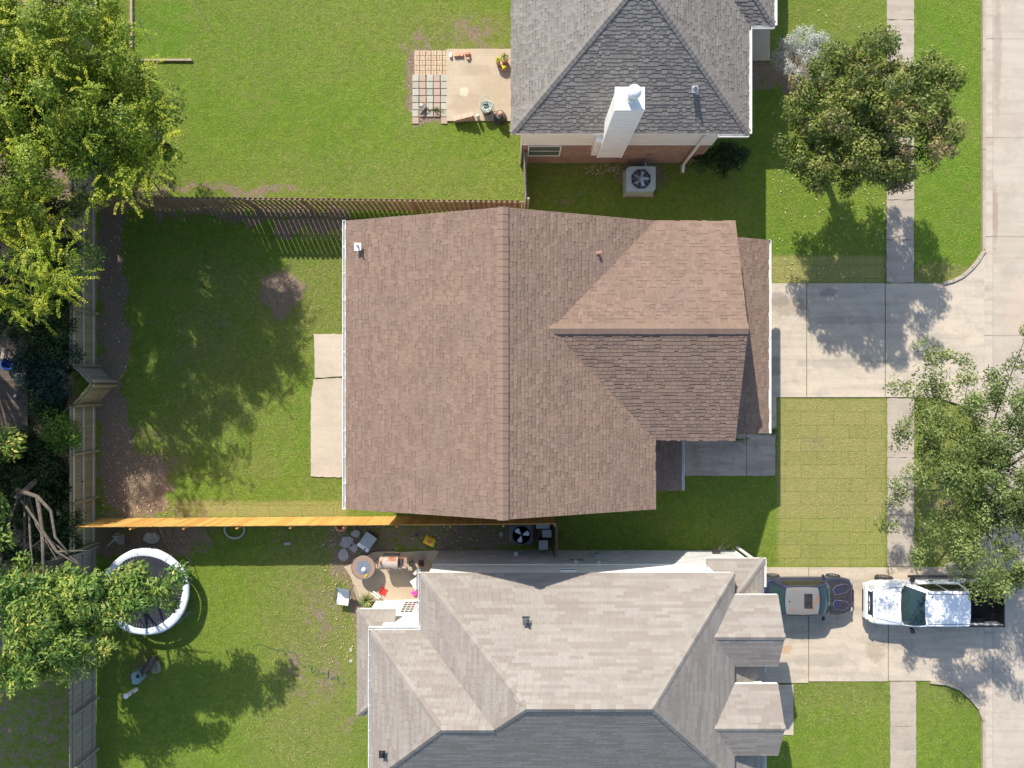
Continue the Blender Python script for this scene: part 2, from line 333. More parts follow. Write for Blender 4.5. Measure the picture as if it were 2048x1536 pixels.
# ------------------------------------------------------------ ground
def smooth(d, wd): return np.clip(.5 - d / wd, 0, 1)
def rectd(X, Y, x0, y0, x1, y1):
    "signed distance in metres to a survey rectangle"
    a = W(x0, y1); b = W(x1, y0)
    dx = np.maximum(a.x - X, X - b.x); dy = np.maximum(a.y - Y, Y - b.y)
    return np.where((dx < 0) & (dy < 0), np.maximum(dx, dy), np.hypot(np.maximum(dx, 0), np.maximum(dy, 0)))
def elld(X, Y, cx, cy, rx, ry):
    c = W(cx, cy); rx /= 43; ry /= 43
    return (np.sqrt(((X - c.x) / rx) ** 2 + ((Y - c.y) / ry) ** 2) - 1) * min(rx, ry)
DIRT = [('e', 60, 1450, 50, 60, .3, 1), ('r', 820, 96, 894, 250, .7, .25), ('e', 640, 1240, 26, 70, .62, 1.4), ('e', 600, 1330, 30, 36, .58, 1.2), ('e', 660, 1350, 26, 40, .55, 1), ('e', 690, 1440, 24, 36, .55, 1), ('e', 655, 1390, 30, 20, .5, 1), ('e', 700, 1260, 12, 70, .5, .8), ('e', 1650, 1080, 60, 8, .42, .5), ('e', 1630, 880, 60, 30, .40, 1), ('e', 1890, 1010, 40, 60, .42, 1), ('e', 450, 640, 40, 20, .42, 1), ('e', 380, 700, 30, 30, .38, 1), ('e', 330, 870, 40, 14, .5, 1), ('r', 190, 412, 252, 1032, .95, .7), ('r', 196, 925, 345, 1034, .95, 1.0), ('e', 562, 590, 44, 40, .85, .9), ('r', -700, -400, 150, 1320, .85, .6),
        ('r', -700, 1320, 150, 1900, .42, 1), ('e', 945, 62, 62, 28, .66, 1.4), ('e', 840, 90, 45, 22, .55, 1), ('r', 250, 372, 600, 396, .6, .6), ('r', 600, 380, 1046, 396, .4, .5), ('e', 480, 378, 50, 14, .7, .6), ('r', 300, 412, 560, 446, .62, .5),
        ('r', 562, 412, 690, 470, .6, .5), ('e', 640, 1215, 60, 100, .42, 2), ('e', 610, 1380, 60, 90, .36, 2), ('e', 710, 1120, 70, 60, .62, 1),
        ('e', 715, 1210, 22, 50, .75, .8), ('r', 640, 1040, 1106, 1104, .50, .8), ('r', 860, 1050, 1106, 1104, .60, .8), ('e', 1280, 345, 60, 45, .6, 1), ('e', 1130, 392, 60, 20, .45, 1), ('e', 1150, 335, 30, 10, .45, .6),
        ('r', 560, 430, 590, 480, .8, .4), ('r', 230, 860, 300, 875, .6, .5), ('e', 1585, 140, 48, 52, .85, .4), ('r', 1480, 120, 1540, 190, .8, .4), ('e', 285, 1330, 40, 40, .4, 1), ('r', 160, 1040, 420, 1110, .8, 1.2),
        ('r', 1828, 798, 1836, 1130, .5, .2), ('e', 330, 380, 60, 20, .6, 1), ('e', 480, 380, 40, 12, .6, .6), ('e', 300, 620, 30, 60, .4, 1), ('r', 820, 240, 900, 250, .55, .3), ('e', 1895, 945, 26, 20, .55, .6)]
DRY = [('e', 420, 720, 90, 130, .42, 2), ('e', 590, 700, 50, 60, .4, 1), ('e', 500, 930, 80, 40, .4, 1), ('e', 1120, 1090, 40, 60, .3, 1), ('r', 1556, 797, 1772, 1036, 1.0, .3), ('r', 1556, 1030, 1772, 1132, .5, .4), ('r', 1541, 512, 1770, 566, .75, .15), ('r', 1830, 527, 1960, 566, .75, .15), ('r', 345, 1003, 692, 1034, .9, .2),
       ('r', 1830, 797, 1966, 1130, .55, .4), ('e', 640, 1250, 110, 260, .62, 2.4), ('e', 620, 1450, 110, 130, .5, 2), ('r', 560, 500, 692, 670, .5, 1), ('e', 900, 70, 130, 50, .6, 2), ('e', 830, 180, 40, 110, .35, 1.4),
       ('r', 300, 360, 1046, 392, .4, .8), ('e', 560, 590, 90, 75, .5, 1.5), ('e', 450, 800, 180, 180, .3, 3), ('e', 1680, 1390, 120, 35, .55, 2), ('e', 1880, 1385, 60, 20, .5, 1), ('e', 330, 900, 80, 80, .55, 2), ('r', 1541, 0, 1774, 110, .32, 2), ('e', 560, 120, 180, 60, .25, 3),
       ('r', 1048, 330, 1250, 352, .5, .8), ('e', 640, 30, 260, 60, .3, 3), ('e', 480, 560, 120, 60, .4, 2), ('e', 430, 820, 130, 70, .45, 1.6), ('r', 600, 950, 692, 1004, .4, .6), ('e', 760, 350, 260, 40, .42, 2), ('r', 200, 1330, 500, 1536, .0, 1)]
LUSH = [('e', 330, 60, 66, 60, .8, .6), ('e', 530, 520, 110, 26, 1.0, .7), ('e', 330, 720, 60, 130, .55, 2), ('e', 420, 880, 80, 60, .6, 2), ('e', 610, 800, 60, 130, .4, 2), ('e', 700, 250, 200, 130, .35, 4),
        ('e', 370, 980, 60, 25, .9, 1), ('e', 480, 450, 140, 50, .5, 2), ('r', 1835, 0, 1965, 520, .55, 1), ('e', 260, 880, 20, 10, .9, .5), ('e', 1500, 880, 40, 10, .9, .4), ('e', 660, 975, 50, 16, .6, 1), ('e', 1560, 490, 60, 20, .4, 1), ('e', 470, 200, 200, 160, .3, 4)]
def vnoise(X, Y, sc, seed):
    r_ = np.random.default_rng(seed); g_ = r_.random((256, 256)); x_ = X * sc + 128; y_ = Y * sc + 128; xi = np.floor(x_).astype(int); yi = np.floor(y_).astype(int); fx = x_ - xi; fy = y_ - yi
    fx = fx * fx * (3 - 2 * fx); fy = fy * fy * (3 - 2 * fy); xi %= 255; yi %= 255
    return (g_[yi, xi] * (1 - fx) + g_[yi, xi + 1] * fx) * (1 - fy) + (g_[yi + 1, xi] * (1 - fx) + g_[yi + 1, xi + 1] * fx) * fy
def zone(X, Y, L):
    z = np.zeros_like(X); k = .55 if L is DIRT else (.12 if L is DRY else .3)
    wx = (vnoise(X, Y, .9, 11) - .5) * k * 1.4 + (vnoise(X, Y, 3.1, 12) - .5) * k; wy = (vnoise(X, Y, .9, 13) - .5) * k * 1.4 + (vnoise(X, Y, 3.1, 14) - .5) * k
    X = X + wx; Y = Y + wy
    for q in L:
        d = rectd(X, Y, *q[1:5]) if q[0] == 'r' else elld(X, Y, *q[1:5])
        z = np.maximum(z, smooth(d, q[6]) * q[5])
    return z
def ground():
    xs = np.concatenate([[-400, -150, -80, -45], np.arange(-32, 32.01, .125), [45, 80, 150, 400]])
    ys = np.concatenate([[-400, -150, -80, -40], np.arange(-24, 24.01, .125), [40, 80, 150, 400]])
    X, Y = np.meshgrid(xs, ys); n, m = X.shape
    Z = -.02 + .012 * np.sin(X * 1.7 + np.sin(Y * 1.1)) * np.cos(Y * 1.3 + np.sin(X * .7)) + rng.normal(0, .004, X.shape)
    Z[(np.abs(X) > 31) | (np.abs(Y) > 23)] = -.02
    mound = smooth(elld(X, Y, 562, 590, 40, 38), 1.0) * .05; Z = Z + mound * (1 + rng.normal(0, .4, X.shape))
    me = bpy.data.meshes.new('ground'); co = np.stack([X, Y, Z], -1).reshape(-1, 3).astype(np.float32)
    idx = np.arange(n * m).reshape(n, m)
    q = np.stack([idx[:-1, :-1], idx[:-1, 1:], idx[1:, 1:], idx[1:, :-1]], -1).reshape(-1, 4)
    me.vertices.add(len(co)); me.vertices.foreach_set('co', co.ravel())
    me.loops.add(q.size); me.loops.foreach_set('vertex_index', q.ravel().astype(np.int32))
    me.polygons.add(len(q)); me.polygons.foreach_set('loop_start', np.arange(0, q.size, 4, dtype=np.int32))
    me.update(calc_edges=True)
    for nm, L in (('dirt', DIRT), ('dry', DRY), ('lush', LUSH)):
        a = me.attributes.new(nm, 'FLOAT', 'POINT'); a.data.foreach_set('value', zone(X, Y, L).ravel().astype(np.float32))
    sod = np.maximum.reduce([smooth(rectd(X, Y, *r), .15) for r in ((1556, 797, 1772, 1132), (1541, 512, 1770, 566), (345, 1003, 692, 1034), (600, 440, 692, 480))])
    a = me.attributes.new('sod', 'FLOAT', 'POINT'); a.data.foreach_set('value', sod.ravel().astype(np.float32))
    o = bpy.data.objects.new('ground', me); COL.objects.link(o); o['kind'] = 'structure'
    m_, t, b = newmat('lawn_ground'); me.materials.append(m_); P = coords(t)
    big = noise(t, P, .22, 3); mid = noise(t, P, 1.3, 4); fine = noise(t, P, 11, 4, .75); vf = noise(t, P, 42, 3, .8, .25, .75)
    g = mixc(t, mid, (.235, .41, .04), (.42, .57, .068))
    g = mixc(t, math2(t, 'MULTIPLY', big, .65), g, (.55, .62, .10))
    # clover and other lush growth
    lu = math2(t, 'ADD', attr(t, 'lush'), math2(t, 'MULTIPLY', math2(t, 'SUBTRACT', noise(t, P, 1.8, 5, .7, 0, 1), .5), 1.3), True)
    g = mixc(t, math2(t, 'MULTIPLY', lu, .9), g, (.25, .53, .03))
    dr = math2(t, 'ADD', attr(t, 'dry'), math2(t, 'MULTIPLY', math2(t, 'SUBTRACT', noise(t, P, 2.2, 6, .75, 0, 1), .5), 2.4), True)
    g = mixc(t, math2(t, 'MULTIPLY', dr, .9), g, (.60, .48, .21))
    fd = math2(t, 'MULTIPLY', math2(t, 'MULTIPLY', attr(t, 'dry'), noise(t, P, 16, 3, .8, .5, .66)), .75)
    g = mixc(t, fd, g, (.72, .57, .30))
    g = mixc(t, math2(t, 'MULTIPLY', noise(t, P, 3.2, 6, .8, .42, .66), .5), g, (.12, .22, .025))
    g = mixc(t, math2(t, 'MULTIPLY', noise(t, P, .55, 5, .7, .5, .68), .4), g, (.44, .42, .13))
    g = mixc(t, math2(t, 'MULTIPLY', fine, .65), g, (.09, .155, .02))
    g = mixc(t, math2(t, 'MULTIPLY', vf, .6), g, (.07, .12, .015))
    g = mixc(t, math2(t, 'MULTIPLY', noise(t, P, 30, 2, .8, .58, .72), .5), g, (.36, .45, .13))
    # sod rolls
    br = nd(t, 'ShaderNodeTexBrick'); mp = nd(t, 'ShaderNodeMapping'); mp.inputs['Rotation'].default_value = (0, 0, 0)
    wv = nd(t, 'ShaderNodeTexNoise'); wv.inputs['Scale'].default_value = 2.5; t.links.new(P, wv.inputs[0])
    sc = nd(t, 'ShaderNodeVectorMath', operation='SCALE'); sc.inputs['Scale'].default_value = .1; t.links.new(wv.outputs['Color'], sc.inputs[0])
    ad = nd(t, 'ShaderNodeVectorMath', operation='ADD'); t.links.new(P, ad.inputs[0]); t.links.new(sc.outputs[0], ad.inputs[1])
    t.links.new(ad.outputs[0], mp.inputs[0]); t.links.new(mp.outputs[0], br.inputs[0])
    for k, v in (('Scale', 1), ('Brick Width', 1.5), ('Row Height', .62), ('Mortar Size', .03), ('Mortar Smooth', 1.0)): br.inputs[k].default_value = v
    br.inputs['Color1'].default_value = (0, 0, 0, 1); br.inputs['Color2'].default_value = (.42, .42, .42, 1); br.inputs['Color1'].default_value = (.30, .30, .30, 1)
    g = mixc(t, math2(t, 'MULTIPLY', math2(t, 'MULTIPLY', br.outputs['Fac'], math2(t, 'MULTIPLY', attr(t, 'sod'), noise(t, P, 1.6, 4, lo=.46, hi=.66))), .2), g, (.24, .22, .07))
    g = mixc(t, math2(t, 'MULTIPLY', math2(t, 'MULTIPLY', br.outputs['Color'], attr(t, 'sod')), .95), g, (.66, .58, .22))
    # bare soil
    so = mixc(t, noise(t, P, 14, 5, .8), (.52, .395, .275), (.17, .12, .085))
    so = mixc(t, math2(t, 'MULTIPLY', noise(t, P, 22, 2, .8, .6, .7), .8), so, (.52, .43, .34))
    dd = math2(t, 'ADD', math2(t, 'MULTIPLY', attr(t, 'dirt'), 1.3), math2(t, 'MULTIPLY', math2(t, 'SUBTRACT', noise(t, P, 2.4, 7, .8, 0, 1), .5), 2.2))
    r = nd(t, 'ShaderNodeMapRange'); r.inputs[1].default_value = .48; r.inputs[2].default_value = .72; t.links.new(dd, r.inputs[0])
    r2 = math2(t, 'MULTIPLY', r.outputs[0], math2(t, 'MULTIPLY', attr(t, 'dirt'), 6, True), True)
    g = mixc(t, r2, g, so)
    t.links.new(g, b.inputs['Base Color']); b.inputs['Roughness'].default_value = .95; b.inputs['Specular IOR Level'].default_value = .15
    h = math2(t, 'ADD', math2(t, 'MULTIPLY', noise(t, P, 9, 4, .8), .6), noise(t, P, 30, 3, .8))
    bump(t, b, h, 1.0, .06)
ground()
# ------------------------------------------------------------ paving
def arc(cx, cy, r, a0, a1, n=10): return [(cx + r * math.cos(R(a0 + (a1 - a0) * i / n)), cy + r * math.sin(R(a0 + (a1 - a0) * i / n))) for i in range(n + 1)]
def rpoly(x0, y0, x1, y1, g=.012): a = W(x0, y1); b = W(x1, y0); return [(a.x + g, a.y + g), (b.x - g, a.y + g), (b.x - g, b.y - g), (a.x + g, b.y - g)]
def ragged(poly, step=.18, amp=.018):
    out = []
    for i, p in enumerate(poly):
        q = poly[(i + 1) % len(poly)]; L = math.hypot(q[0] - p[0], q[1] - p[1]); n = max(1, int(L / step))
        for k in range(n):
            t_ = k / n; out.append((p[0] + (q[0] - p[0]) * t_ + random.uniform(-amp, amp), p[1] + (q[1] - p[1]) * t_ + random.uniform(-amp, amp)))
    return out
mb = MB(); xk = W(1968, 0).x
for i in range(-6, 7):
    mb.prism([(xk + .42, i * 4.6 - 2.35 + .01), (xk + 9, i * 4.6 - 2.35 + .01), (xk + 9, (i + 1) * 4.6 - 2.35), (xk + .42, (i + 1) * 4.6 - 2.35)], -.1, .0)
struct('street', mb, 'street')
mb = MB()
for i in range(-6, 7): mb.prism([(xk + .01, i * 4.6 - 2.33), (xk + .41, i * 4.6 - 2.33), (xk + .41, (i + 1) * 4.6 - 2.35), (xk + .01, (i + 1) * 4.6 - 2.35)], -.1, -.004)
struct('street_gutter', mb, concrete('gutter_concrete', (.42, .36, .295), (.47, .41, .34), (.22, .17, .125), 77))
mb = MB()
# one sidewalk, slab by slab
ycur = 1700
def W2(px, py): p = W(px, py); return (p.x, p.y)
cuts = [-300, -200, -80, 40, 160, 280, 400, 480, 566]
for a_, b_ in zip(cuts[:-1], cuts[1:]): mb.prism(ragged(rpoly(1772 + (a_ < 300) * 1, a_, 1828, b_)), -.08, .022)
cuts = [796, 915, 1030, 1133]
for a_, b_ in zip(cuts[:-1], cuts[1:]): mb.prism(ragged(rpoly(1774, a_, 1828, b_)), -.08, .022)
cuts = [1363, 1452, 1560, 1680, 1800]
for a_, b_ in zip(cuts[:-1], cuts[1:]): mb.prism(ragged(rpoly(1780, a_, 1832, b_)), -.08, .022)
struct('sidewalk', mb, 'walk')
mb = MB(); z1 = .026
mb.prism(rpoly(1537, 566, 1613, 795, .018), -.08, z1); mb.prism(rpoly(1613, 566, 1770, 795, .018), -.08, z1)
fl = [W2(1771, 794), W2(1771, 567), W2(1885, 567)] + [W2(x, y) for x, y in ((1905, 562), (1925, 552), (1943, 536), (1956, 520), (1968, 500))] + [W2(1967, 860)] + [W2(x, y) for x, y in ((1955, 838), (1938, 820), (1915, 804), (1885, 795))]
mb.prism(fl, -.08, z1)
mb.prism(rpoly(1525, 640, 1553, 868, .01), -.08, z1 - .006)
struct('driveway', mb, 'drive')
mb = MB()
mb.prism(rpoly(1490, 1134, 1617, 1366, .018), -.08, z1); mb.prism(rpoly(1617, 1134, 1776, 1363, .018), -.08, z1)
fl = [W2(1777, 1361), W2(1777, 1134), W2(1890, 1134), W2(1925, 1120), W2(1952, 1095), W2(1967, 1060), W2(1967, 1432)] + [W2(x, y) for x, y in ((1958, 1414), (1940, 1392), (1918, 1374), (1890, 1364), (1860, 1361))]
mb.prism(fl, -.08, z1 + .002)
mb.prism(rpoly(1500, 1369, 1587, 1470, .01), -.08, z1 - .006)
struct('driveway', mb, 'drive2')
mb = MB(); pk = [(1968, 500), (1956, 520), (1943, 536), (1925, 552), (1905, 562), (1885, 567)]
def kerb_line(pts, wd=.13, h=.1):
    P3 = [Vector((*W2(*p), 0)) for p in pts]
    for a_, b_ in zip(P3[:-1], P3[1:]):
        d = (b_ - a_); L = d.length; mb.box(((a_.x + b_.x) / 2, (a_.y + b_.y) / 2, h / 2 - .03), (L + .02, wd, h + .06), math.atan2(d.y, d.x), tone=.5)
kerb_line([(1966, -300), (1966, -100)] + [(1966, y) for y in (100, 300, 500)]); kerb_line(pk)
kerb_line([(1885, 796), (1915, 805), (1938, 821), (1955, 839), (1966, 862), (1966, 960), (1966, 1058), (1951, 1093), (1924, 1118), (1890, 1132)])
kerb_line([(1860, 1363), (1890, 1366), (1917, 1376), (1939, 1394), (1957, 1416), (1966, 1440), (1966, 1600), (1966, 1800)])
struct('kerb', mb, 'walk')
mb = MB(); mb.prism(rpoly(1340, 868, 1493, 952, .012), -.08, .02); mb.prism(ragged(rpoly(1493, 868, 1551, 952, .012)), -.08, .024)
struct('entry_path', mb, 'walk_grey')
mb = MB()
p = [W2(628, 668), W2(700, 668), W2(700, 752), W2(630, 756)]; mb.prism(ragged(p), -.06, .03)
p = [W2(627, 759), W2(700, 755), W2(700, 955), W2(622, 953), W2(622, 800)]; mb.prism(ragged(p), -.06, .03)
struct('back_patio', mb, 'patio')
mb = MB(); mb.prism(ragged(rpoly(893, 98, 1045, 243), .3, .01), -.06, .05); struct('neighbour_patio', mb, 'patio_tan')
mb = MB(); pts = [W2(870, 1102), W2(880, 1102), W2(880, 1204), W2(718, 1204), W2(712, 1190), W2(700, 1150), W2(690, 1135), W2(720, 1120), W2(745, 1104)]
mb.prism(ragged(pts, .3, .03), -.06, .03); struct('lower_patio', mb, 'patio_tan')
mb = MB(); mb.prism(rpoly(1498, 60, 1540, 122), -.06, .03); struct('neighbour_path', mb, 'patio_tan')
# paver patch: brick rows and squares
mb = MB(); x = 824
for r_, cells in enumerate([(100, 148)]):
    for ix in range(6):
        for iy in range(5):
            cx = 829 + ix * 11.3 + 5; cy = 104 + iy * 10 + 2
            for k in range(2):
                c = W(cx + (k * 5.4 - 2.7 if (ix + iy) % 2 else 0), cy + (0 if (ix + iy) % 2 else k * 4.6 - 2.3))
                mb.box((c.x, c.y, .008), (.11 if (ix + iy) % 2 else .235, .22 if (ix + iy) % 2 else .10, .03), random.uniform(-.05, .05))
struct('paver_bricks', mb, mk('old_paver_brick', (.42, .28, .18), (.44, .36, .24), 9, .9, tone=.6))
mb = MB(); mb2 = MB()
for ix in range(5):
    for iy in range(7):
        if iy == 6 and 0 < ix < 4: continue
        c = W(831 + ix * 14.3, 156 + iy * 14.2); pk_ = ix in (1, 3)
        (mb2 if pk_ or iy >= 6 else mb).box((c.x + random.uniform(-.01, .01), c.y, .012), (.29, .295, .035), random.uniform(-.03, .03))
struct('paver_squares', mb, mk('pale_paver', (.40, .38, .32), (.27, .26, .20), 7, .9, tone=.5))
struct('paver_squares_pink', mb2, mk('pink_paver', (.34, .24, .185), (.36, .28, .22), 7, .9, tone=.6))

# ------------------------------------------------------------ roofs
def clip_rect(poly, u0, u1, v0, v1):
    for ax, val, sg in ((0, u0, 1), (0, u1, -1), (1, v0, 1), (1, v1, -1)):
        out = []
        for i in range(len(poly)):
            a = poly[i - 1]; b = poly[i]; da = (a[ax] - val) * sg; db = (b[ax] - val) * sg
            if da >= 0: 
                if i is not None: pass
            if (da >= 0) != (db >= 0):
                t_ = da / (da - db); out.append((a[0] + (b[0] - a[0]) * t_, a[1] + (b[1] - a[1]) * t_))
            if db >= 0: out.append(b)
        poly = out
        if len(poly) < 3: return []
    return poly
def shingles(mb, poly, style):
    P3 = [Vector(p) for p in poly]; n = Vector((0, 0, 0))
    for i in range(len(P3)):
        a = P3[i]; b = P3[(i + 1) % len(P3)]; n += a.cross(b)
    n.normalize()
    if n.z < 0: n = -n
    u = Vector((0, 0, 1)).cross(n); u.normalize(); v = n.cross(u)
    if v.z < 0: v = -v; u = -u
    o = min(P3, key=lambda p: p.z)
    uv = [((p - o).dot(u), (p - o).dot(v)) for p in P3]
    U0 = min(q[0] for q in uv); U1 = max(q[0] for q in uv); V1 = max(q[1] for q in uv)
    exp, tmin, tmax, runmin, runmax, th, jag = style
    k = 0; v0 = -.001
    while v0 < V1:
        x = U0 - random.uniform(0, tmax); run = 0; tn = .5
        while x < U1:
            wd = random.uniform(tmin, tmax)
            if run <= 0: run = random.uniform(runmin, runmax); tn = random.random()
            run -= wd
            dim = random.random() < jag
            vlo = v0 + (random.uniform(.025, .045) if dim else random.uniform(-.003, .003))
            pc = clip_rect(uv, x + .003, x + wd - .004, max(vlo, -.001), v0 + exp)
            if pc:
                h = th * random.uniform(.85, 1.25) * (.55 if dim else 1)
                def lift(q): return o + u * q[0] + v * q[1] + n * (.03 + h * (1 - (q[1] - v0) / exp))
                tt = min(1, max(0, tn * .8 + .1 + random.uniform(-.08, .08) - (.14 if dim else 0)))
                mb.face([lift(q) for q in pc], tt)
                lo = [q for q in pc if abs(q[1] - max(vlo, -.001)) < 1e-5]
                if len(lo) >= 2:
                    a = min(lo); b = max(lo); A = lift(a); B = lift(b)
                    mb.face([A, B, B - n * (h + .012), A - n * (h + .012)], 0.0)
            x += wd
        v0 += exp; k += 1
def deck(mb, faces, th=.16):
    key = lambda p: (round(p[0], 3), round(p[1], 3), round(p[2], 3)); cnt = {}
    for f in faces:
        for i in range(len(f)):
            e = frozenset((key(f[i]), key(f[(i + 1) % len(f)]))); cnt[e] = cnt.get(e, 0) + 1
    for f in faces:
        mb.mi = 0; mb.face([(p[0], p[1], p[2] + .02) for p in f], .0)
        mb.mi = 1; mb.face([(p[0], p[1], p[2] - th) for p in reversed(f)], .5)
        for i in range(len(f)):
            a = f[i]; b = f[(i + 1) % len(f)]
            if cnt[frozenset((key(a), key(b)))] == 1:
                mb.face([(a[0], a[1], a[2] - th), (b[0], b[1], b[2] - th), (b[0], b[1], b[2] + .02), (a[0], a[1], a[2] + .02)], .5)
def facen(f):
    n = Vector((0, 0, 0))
    for i in range(len(f)): n += Vector(f[i]).cross(Vector(f[(i + 1) % len(f)]))
    n.normalize(); return n if n.z > 0 else -n
def cap(mb, p0, p1, fa, fb, wd=.15, step=.2, lift=.03, vary=1.0):
    p0 = Vector(p0); p1 = Vector(p1); d = (p1 - p0); L = d.length; d.normalize()
    sides = []
    for f in (fa, fb):
        n = facen(f); s_ = n.cross(d).normalized()
        if s_.z > 0: s_ = -s_
        if s_.z > -.02:                                     # horizontal run: point away from the other face
            c = sum((Vector(q) for q in f), Vector()) / len(f); s_ = s_ if s_.dot(c - p0) > 0 else -s_
        sides.append((s_, n))
    t_ = 0; up = Vector((0, 0, 1))
    while t_ < L:
        e = min(t_ + step + .03, L); tn = min(1, max(0, .5 + (random.random() - .5) * vary))
        a = p0 + d * t_ + up * (lift + .044); b = p0 + d * e + up * (lift + .03)
        w_ = wd * random.uniform(.97, 1.03)
        for s_, n in sides:
            A = a + s_ * w_; B = b + s_ * w_
            mb.face([a, b, B, A], tn); mb.face([A, B, B - n * .04, A - n * .045], 0.15)
            mb.face([a, A, A - n * .03, a - n * .03], 0.3)
        t_ += step
BROWN = (.145, .13, .27, .1, .25, .013, .3)
GREY = (.14, .11, .22, .1, .2, .015, .4)
TAN = (.13, .26, .32, .3, 1.0, .007, .0)
def roof(parent, name, faces, mat, style, caps=(), cstep=.2, cw=.15):
    mb = MB(); deck(mb, faces); r_ = mb.build(name, [mat, 'white'], parent, world=True)
    mb = MB()
    for f in faces: shingles(mb, f, style)
    mb.build('shingles', mat, r_, world=True)
    if caps:
        for p0, p1, a, b, *w_ in caps:
            mb = MB(); cap(mb, p0, p1, faces[a], faces[b], *(w_ or (cw, cstep))); mb.build('ridge_cap', mat, r_, world=True)
    return r_
def gutter(parent, p0, p1, wd=.11, side=(0, 0), brk=True):
    "open box gutter along an eave"
    p0 = Vector(p0); p1 = Vector(p1); d = (p1 - p0).normalized(); s_ = Vector((side[0], side[1], 0)); mb = MB(); L = (p1 - p0).length
    def bar(off, z, w_, h):
        c = (p0 + p1) / 2 + s_ * off + Vector((0, 0, z)); rz = math.atan2(d.y, d.x)
        mb.box(c, (L, w_, h), rz, .5)
    bar(wd, -.05, .018, .12); bar(wd / 2, -.112, wd, .012); bar(.008, -.05, .012, .12)
    for q in (p0, p1): mb.box(q + s_ * wd / 2 + Vector((0, 0, -.05)), (.012 if abs(d.x) > .5 else wd, wd if abs(d.x) > .5 else .012, .13), 0, .5)
    if brk:
        n = int(L / .95)
        for i in range(1, n):
            q = p0 + d * (L * i / n) + s_ * wd / 2; mb.box(q + Vector((0, 0, .012)), (.02 if abs(d.x) > .5 else wd, wd if abs(d.x) > .5 else .02, .01), 0, .5)
    return mb.build('gutter', 'white', parent, world=True)
def window(parent, c, wd, h, face, frame=.05, mull=(1, 1), glassm='glass', name='window', depth=.05, framem='white'):
    "window on a wall; face is the outward axis"
    ax = Vector(face); sx = Vector((-ax.y, ax.x, 0)); c = Vector(c); mb = MB()
    rz = math.atan2(sx.y, sx.x)
    def piece(u, z, w_, h_, off, th): q = c + sx * u + Vector((0, 0, z)) + ax * off; return q, (w_, th, h_)
    for u, z, w_, h_ in ((-wd / 2, 0, frame, h + frame), (wd / 2, 0, frame, h + frame), (0, h / 2, wd - frame, frame), (0, -h / 2, wd - frame, frame)):
        q, d_ = piece(u, z, w_, h_, depth / 2, depth); mb.box(q, d_, rz, .5)
    for i in range(1, mull[0]):
        q, d_ = piece(-wd / 2 + wd * i / mull[0], 0, .025, h - frame, depth / 2, depth * .7); mb.box(q, d_, rz, .5)
    for i in range(1, mull[1]):
        q, d_ = piece(0, -h / 2 + h * i / mull[1], wd - frame, .025, depth / 2, depth * .68); mb.box(q, d_, rz, .5)
    f = mb.build(name, framem, parent, world=True)
    mb = MB(); q, d_ = piece(0, 0, wd - frame, h - frame, .012, .012); mb.box(q, d_, rz, .5); mb.build('pane', glassm, f, world=True)
    return f
def pipe(parent, p, h=.4, r=.045, mat='white', lean=(0, 0), hood=None, flash=True):
    mb = MB(); p = Vector(p); mb.tube([p, p + Vector((lean[0], lean[1], h))], r, 10, .5); o = mb.build('vent_pipe', mat, parent, world=True)
    if flash:
        mb = MB(); mb.box(p + Vector((0, -.04, .07)), (.26, .3, .012), 0, .5, rx=0); 
        mb.lathe(p + Vector((0, 0, .07)), [(r * 2, 0), (r * 1.1, .1)], 12, .5); mb.build('flashing', mat, o, world=True)
    return o

# ---- brown house in the middle
e = 5.15; zr = 7.3; z2 = 6.65
bh = thing('brown_roof_house', 'large two-storey house with brown shingle gable roof in the middle between two lawns', 'house', (0, .75, 0))
Wf = [(-6.52, 6.40, e), (-6.52, -4.91, e), (-.33, -4.91, zr), (-.33, 6.40, zr)]
Ef = [(-.33, 6.4, zr), (-.33, -4.91, zr), (5.63, -4.91, e), (5.63, -2.22, e), (1.47, 2.05, z2), (5.63, 6.4, e)]
Nf = [(5.63, 6.4, e), (1.47, 2.05, z2), (8.76, 2.05, z2), (8.76, 6.4, e)]
Sf = [(8.76, -2.22, e), (8.76, 2.05, z2), (1.47, 2.05, z2), (5.63, -2.22, e)]
rf = roof(bh, 'roof', [Wf, Ef, Nf, Sf], 'sh_brown', BROWN, [((-.33, -4.93, zr), (-.33, 6.42, zr), 0, 1, .22, .27, .05, .15), ((1.3, 2.05, z2), (8.78, 2.05, z2), 2, 3, .21, .25, .05, .3)])
mb = MB()                                              # valleys: woven strips
sk = [(10.77, -2.06, 3.2), (10.77, 6.05, 3.2), (8.36, 6.05, 4.1), (8.36, -2.06, 4.1)]
roof(bh, 'garage_roof', [sk], 'sh_brown', BROWN)
po = [(7.17, -4.48, 3.0), (7.17, -1.95, 3.0), (5.2, -1.95, 3.6), (5.2, -4.48, 3.6)]
roof(bh, 'porch_roof', [po], 'sh_brown', BROWN)
gutter(bh, (-6.53, -4.91, e), (-6.53, 6.42, e), .12, (-1, 0)); gutter(bh, (10.78, -2.06, 3.2), (10.78, 6.05, 3.2), .1, (1, 0)); gutter(bh, (7.18, -4.48, 3.0), (7.18, -2.25, 3.0), .1, (1, 0))
mb = MB(); mb.slab(-6.1, 5.2, -4.5, 6.0, -.1, 5.0); mb.slab(5.2, 8.35, -1.85, 6.0, -.1, 5.0); mb.slab(8.35, 10.3, -1.85, 5.85, -.1, 3.05)
mb.build('wall', 'brick_tan', bh, world=True)
mb = MB()
for y, s_ in ((-4.5, -1), (6.0, 1)): mb.extrude([(-6.1, y, 5.0), (5.2, y, 5.0), (-.33, y, 7.0)], (0, -s_ * .15, 0), .5)
mb.extrude([(8.35, -1.85, 5.0), (8.35, 6.0, 5.0), (8.35, 2.05, 6.4)], (-.15, 0, 0), .5)
mb.build('gable', 'siding', bh, world=True)
